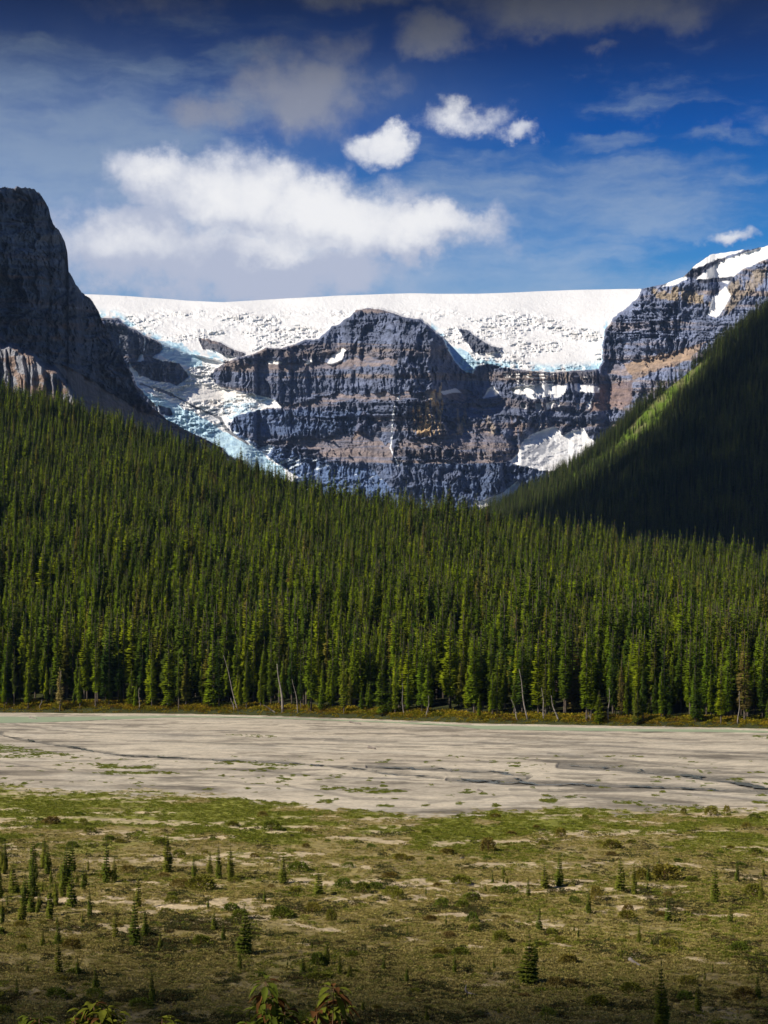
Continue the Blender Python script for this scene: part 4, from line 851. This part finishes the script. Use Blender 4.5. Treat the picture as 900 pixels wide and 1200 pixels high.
for a in [(279, 834, 262, 768, 1.3, 'long thin grey snag leaning left across the dark forest left of centre'), (275, 838, 271, 818, 2.0, 'short thick broken stump at the bank below the long leaning snag'), (332, 836, 325, 778, 2.8, 'stout pale bark snag leaning slightly left of the bank'),
          (323, 839, 309, 826, 1.6, 'short bent pale snag leaning over the bank'), (350, 830, 343, 796, 1.2, 'thin grey snag right of the stout pale bark one'), (618, 844, 608, 784, 1.7, 'tallest pale snag at the right bank leaning slightly left'), (607, 844, 600, 820, 1.5, 'short pale snag left of the tallest one at the right bank'),
          (638, 844, 635, 806, 1.5, 'straight pale snag right of the tallest one at the right bank'), (654, 846, 645, 815, 2.0, 'pale broken snag with a thick foot leaning left'), (692, 848, 689, 822, 1.1, 'upright stick of a crossed pair of dead trunks'), (686, 848, 697, 827, 1.1, 'right leaning stick of a crossed pair of dead trunks'),
          (70, 834, 71, 786, 1.8, 'grey dead spruce trunk with bare twigs in the left forest edge'), (713, 850, 714, 806, 1.4, 'thin dark snag below a bright tree on the right'), (865, 846, 867, 810, 1.2, 'thin grey snag near the right edge of the forest'), (163, 832, 163, 806, 1.0, 'thin short grey snag in the left forest edge beside a yellow tree'), (46, 834, 49, 820, 1.2, 'very short pale snag at the far left bank'),
          (500, 842, 503, 815, 1.2, 'pale dead stem at the forest edge near the centre'), (473, 842, 471, 800, 1.0, 'slim grey dead stem left of the centre')]:
    snag(*a, twigs=14 if 'bare twigs' in a[5] else 7)
def log(u0, v0, u1, v1, r, lab, fork=False, up=.15, nm='driftwood_log'):
    X0, Y0 = at(u0, v0); X1, Y1 = at(u1, v1); z0 = float(ground_z(X0, Y0)) + r * .7 + up * .5; z1 = float(ground_z(X1, Y1)) + r * .5
    e = empty(nm, (X0, Y0, 0)); tag(e, lab, 'log'); D = Vector((X1 - X0, Y1 - Y0, z1 - z0))
    pts = [Vector((0, 0, z0)) + D * t + Vector((0, 0, .07 * math.sin(t * 5 + u0) * (1 if fork else .3))) for t in np.linspace(0, 1, 7)]
    new_obj('stem', *rod(pts, [r * (1.1 - .6 * t) for t in np.linspace(0, 1, 7)]), M_DEAD, parent=e)
    if fork:
        new_obj('root_fork', *rod([(0, 0, z0), (-.18, 0, z0 + .25), (-.1, .1, z0 + .5)], [r, r * .7, r * .3]), M_DEAD, parent=e)
        new_obj('root_fork', *rod([(0, 0, z0), (-.3, -.1, z0 - .1), (-.4, -.1, z0 - .2)], [r, r * .8, r * .5]), M_DEAD, parent=e)
log(549, 1166, 593, 1174, .07, 'grey driftwood branch with forked root end lying on the brown foreground flat', True)
log(738, 1129, 750, 1133, .12, 'short bleached log on sandy ground in the right foreground')
log(35, 841, 43, 842, .3, 'pale drift log at the water edge on the far left')
log(410, 847, 423, 849, .22, 'pale drift log below the forest edge near the centre'); log(540, 1007, 546, 1006, .06, 'small pale stick on green mat near the centre')
log(432, 877, 440, 878, .25, 'dark drift log stranded on the gravel near the centre'); log(120, 842, 127, 843, .2, 'thin log at the water edge in the left part'); log(560, 927, 566, 928, .12, 'small drift log on gravel just beyond the green mat')
log(770, 851, 780, 852, .25, 'drift log at the far bank on the right')

# ---- bright broadleaf-looking and dead-crowned trees of the forest edge
def edge_tree(u, vbase, vtop, k, mt, lab, wid=1.0, dy=1.0):
    Y = float(yfar(u)) + dy; z0 = float(hill(np.array([float(u)]), np.array([Y]))[0]) - .2; h = CZ + (VH - vtop) * Y / F - z0
    s = h / FT[k][3]; e = empty('spruce_tree', ((u - UC) * Y / F, Y, z0), u, (s * wid, s * wid, s)); tag(e, lab, 'tree')
    c = FT[k][0].copy(); c.data = c.data.copy(); c.data.materials[0] = mt; COL.objects.link(c); c.parent = e
    c = FT[k][1].copy(); COL.objects.link(c); c.parent = e
edge_tree(702, 848, 809, 5, M_FRESH, 'short bright yellow green conifer at the right forest edge', 1.7)
edge_tree(154, 830, 782, 3, M_FRESH, 'bright yellow green tree at the left forest edge', 1.3, 5)
edge_tree(403, 840, 766, 1, M_FRESH, 'tall light green spruce standing out left of centre', 1.0, 2)
edge_tree(747, 850, 808, 3, M_SAP, 'broad light green spruce at the right forest edge', 1.9)
edge_tree(70, 834, 782, 4, M_DRY, 'brownish half dead spruce in the left forest edge', 1.3)
edge_tree(463, 842, 783, 0, M_FRESH, 'light green spruce pair member right of the centre left snag', 1.0, 3)

# ---- leafy shrubs close to the camera on the embankment
def leaf_shrub(tips, base_u, d, lab, seed, red=.3, nleaf=24):
    g_ = random.Random(seed); bx = (base_u - UC) * d / F; bz = float(gz_bank(np.array(0.), np.array(d)))
    e = empty('leafy_shrub', (bx, d, bz)); tag(e, lab, 'shrub'); SV = []; SF = []; LV = {0: [], 1: []}; LF = {0: [], 1: []}
    for (u, v) in tips:
        dd = d + g_.uniform(-.25, .25); tip = Vector(((u - UC) * dd / F - bx, dd - d, CZ + (VH - v) * dd / F - bz)); pts = []
        for t in np.linspace(0, 1, 7): pts.append(Vector((tip.x * t ** 1.3, tip.y * t, tip.z * t)) + Vector((.04 * math.sin(t * 5 + u), .03 * math.cos(t * 4 + u), 0)) * (1 - t))
        v_, f_ = rod(pts, [.012 * (1.15 - t) for t in np.linspace(0, 1, 7)], 5); b = len(SV); SV += v_; SF += [[q + b for q in f] for f in f_]
        for i in range(nleaf):
            t = 1 - .30 * g_.random() ** 1.1 if i > 5 else 1.0; p = Vector((tip.x * t ** 1.3, tip.y * t, tip.z * t)); a = g_.random() * 6.28
            out = Vector((math.cos(a), math.sin(a), 0)); el_ = g_.uniform(-1.1, .5) - (1 - t); dr = (out * math.cos(el_) + Vector((0, 0, math.sin(el_)))).normalized(); L = g_.uniform(.055, .095); W = L * .27
            sd = dr.cross(Vector((0, 0, 1))).normalized(); nrm = sd.cross(dr); p = p + dr * .02; q = 1 if g_.random() < red else 0; V = LV[q]; b = len(V)
            prof = [(0, 0), (.2, .7), (.45, 1.0), (.75, .62), (1, 0)]
            for (s, w2) in prof:
                c = p + dr * (L * s) - Vector((0, 0, 1)) * (L * .45 * s * s)
                V.append(tuple(c - nrm * 0)); V.append(tuple(c + sd * W * w2 + nrm * W * w2 * .45)); V.append(tuple(c - sd * W * w2 + nrm * W * w2 * .45))
            for k in range(4):
                j = b + 3 * k; LF[q].append([j, j + 3, j + 4, j + 1]); LF[q].append([j, j + 2, j + 5, j + 3])
    new_obj('stems', SV, SF, M_STEM, parent=e)
    new_obj('leaves', LV[0], LF[0], M_LEAF, parent=e)
    if LV[1]: o = new_obj('leaves', LV[1], LF[1], M_LEAFR, parent=e); o['label'] = 'reddening leaves'
leaf_shrub([(311, 1150), (303, 1176), (322, 1168), (334, 1186), (318, 1192), (345, 1200), (295, 1200)], 318, 9.6, 'leafy twig tips with green and reddish drooping leaves left of the bottom centre', 3, .35, 60)
leaf_shrub([(391, 1158), (385, 1172), (402, 1178), (371, 1186), (360, 1194), (398, 1196), (412, 1202)], 385, 9.9, 'leafy twig tips with drooping reddish leaves right of the others at the bottom', 4, .45, 60)
leaf_shrub([(110, 1176), (122, 1182), (98, 1186), (134, 1188), (88, 1196), (140, 1200), (118, 1196)], 115, 10.6, 'yellow green leafy bush top in the bottom left', 5, .05, 110)
leaf_shrub([(36, 1192), (46, 1194), (28, 1200)], 38, 10.9, 'small leafy tip nearest the bottom left corner', 6, .05, 40)
leaf_shrub([(190, 1194), (200, 1197), (182, 1200)], 190, 10.4, 'small pale leafy tip right of the bottom left bush', 7, .1, 40)

# ================================================================== cloud above the frame that shades the spur
reg = [(575, 612), (640, 584), (690, 562), (740, 530), (778, 505), (812, 462), (846, 420), (880, 385), (905, 362), (1000, 290), (1100, 215), (1100, 720), (575, 720)]
gx, gy = np.meshgrid(np.arange(0, 900, 34.0), np.arange(1330, 2560, 34.0)); gx = gx.ravel(); gy = gy.ravel(); gu = UC + F * gx / gy; gz = spur(gu, gy); gv = VH - (gz + 8 - CZ) * F / gy
ok = inpoly(gu + 9, gv - 9, reg)
bmc = bmesh.new()
for x, y, z in zip(gx[ok], gy[ok], gz[ok]):
    t = (1320 - z) / S.z; c = Vector((x, y, z)) + S * t
    bmesh.ops.create_icosphere(bmc, subdivisions=2, radius=random.uniform(26, 36), matrix=Matrix.Translation(c + Vector((random.uniform(-6, 6), random.uniform(-6, 6), random.uniform(-15, 15)))))
me = bpy.data.meshes.new('offscreen_cloud'); bmc.to_mesh(me); bmc.free(); me.materials.append(M_CLOUD); me.polygons.foreach_set('use_smooth', [True] * len(me.polygons))
o = bpy.data.objects.new('offscreen_cloud', me); COL.objects.link(o); tag(o, kind='structure')

# added cloud puffs, unseen behind the camera, darken the near flat like vignetting
bmc = bmesh.new(); rr_ = random.Random(5)
for i in range(1150):
    y = rr_.uniform(-8, 165); x = rr_.uniform(-60, 60)
    p_ = 0.62 * max(0.0, min(1.0, (130 - y) / 42)) * (1 if y > 74 else 0) * (1.0 if x < 0 else .85)
    if rr_.random() > p_: continue
    c = Vector((x, y, 0)) + S * (1500 / S.z)
    bmesh.ops.create_icosphere(bmc, subdivisions=1, radius=rr_.uniform(3, 5.5), matrix=Matrix.Translation(c + Vector((0, 0, rr_.uniform(-8, 8)))))
me = bpy.data.meshes.new('offscreen_cloud'); bmc.to_mesh(me); bmc.free(); me.materials.append(M_CLOUD); me.polygons.foreach_set('use_smooth', [True] * len(me.polygons))
o = bpy.data.objects.new('offscreen_cloud', me); COL.objects.link(o); tag(o, kind='structure')
# ================================================================== haze
HX, HY0, HY1, HZ0, HZ1 = 3200, -120, 9500, -5, 1180
def b_haze(T): pass
m = bpy.data.materials.new('haze_air'); m.use_nodes = True; m.node_tree.nodes.clear()
pv = m.node_tree.nodes.new('ShaderNodeVolumePrincipled'); ov = m.node_tree.nodes.new('ShaderNodeOutputMaterial'); m.node_tree.links.new(pv.outputs[0], ov.inputs[1])
pv.inputs['Color'].default_value = (.35, .55, 1.0, 1); pv.inputs['Density'].default_value = 1.5e-5; pv.inputs['Anisotropy'].default_value = 0.0
Vb = [(sx * HX, y, z) for sx in (-1, 1) for y in (HY0, HY1) for z in (HZ0, HZ1)]
o = new_obj('haze', Vb, [[0, 1, 3, 2], [4, 6, 7, 5], [0, 4, 5, 1], [2, 3, 7, 6], [0, 2, 6, 4], [1, 5, 7, 3]], m, smooth=False); tag(o, kind='stuff')
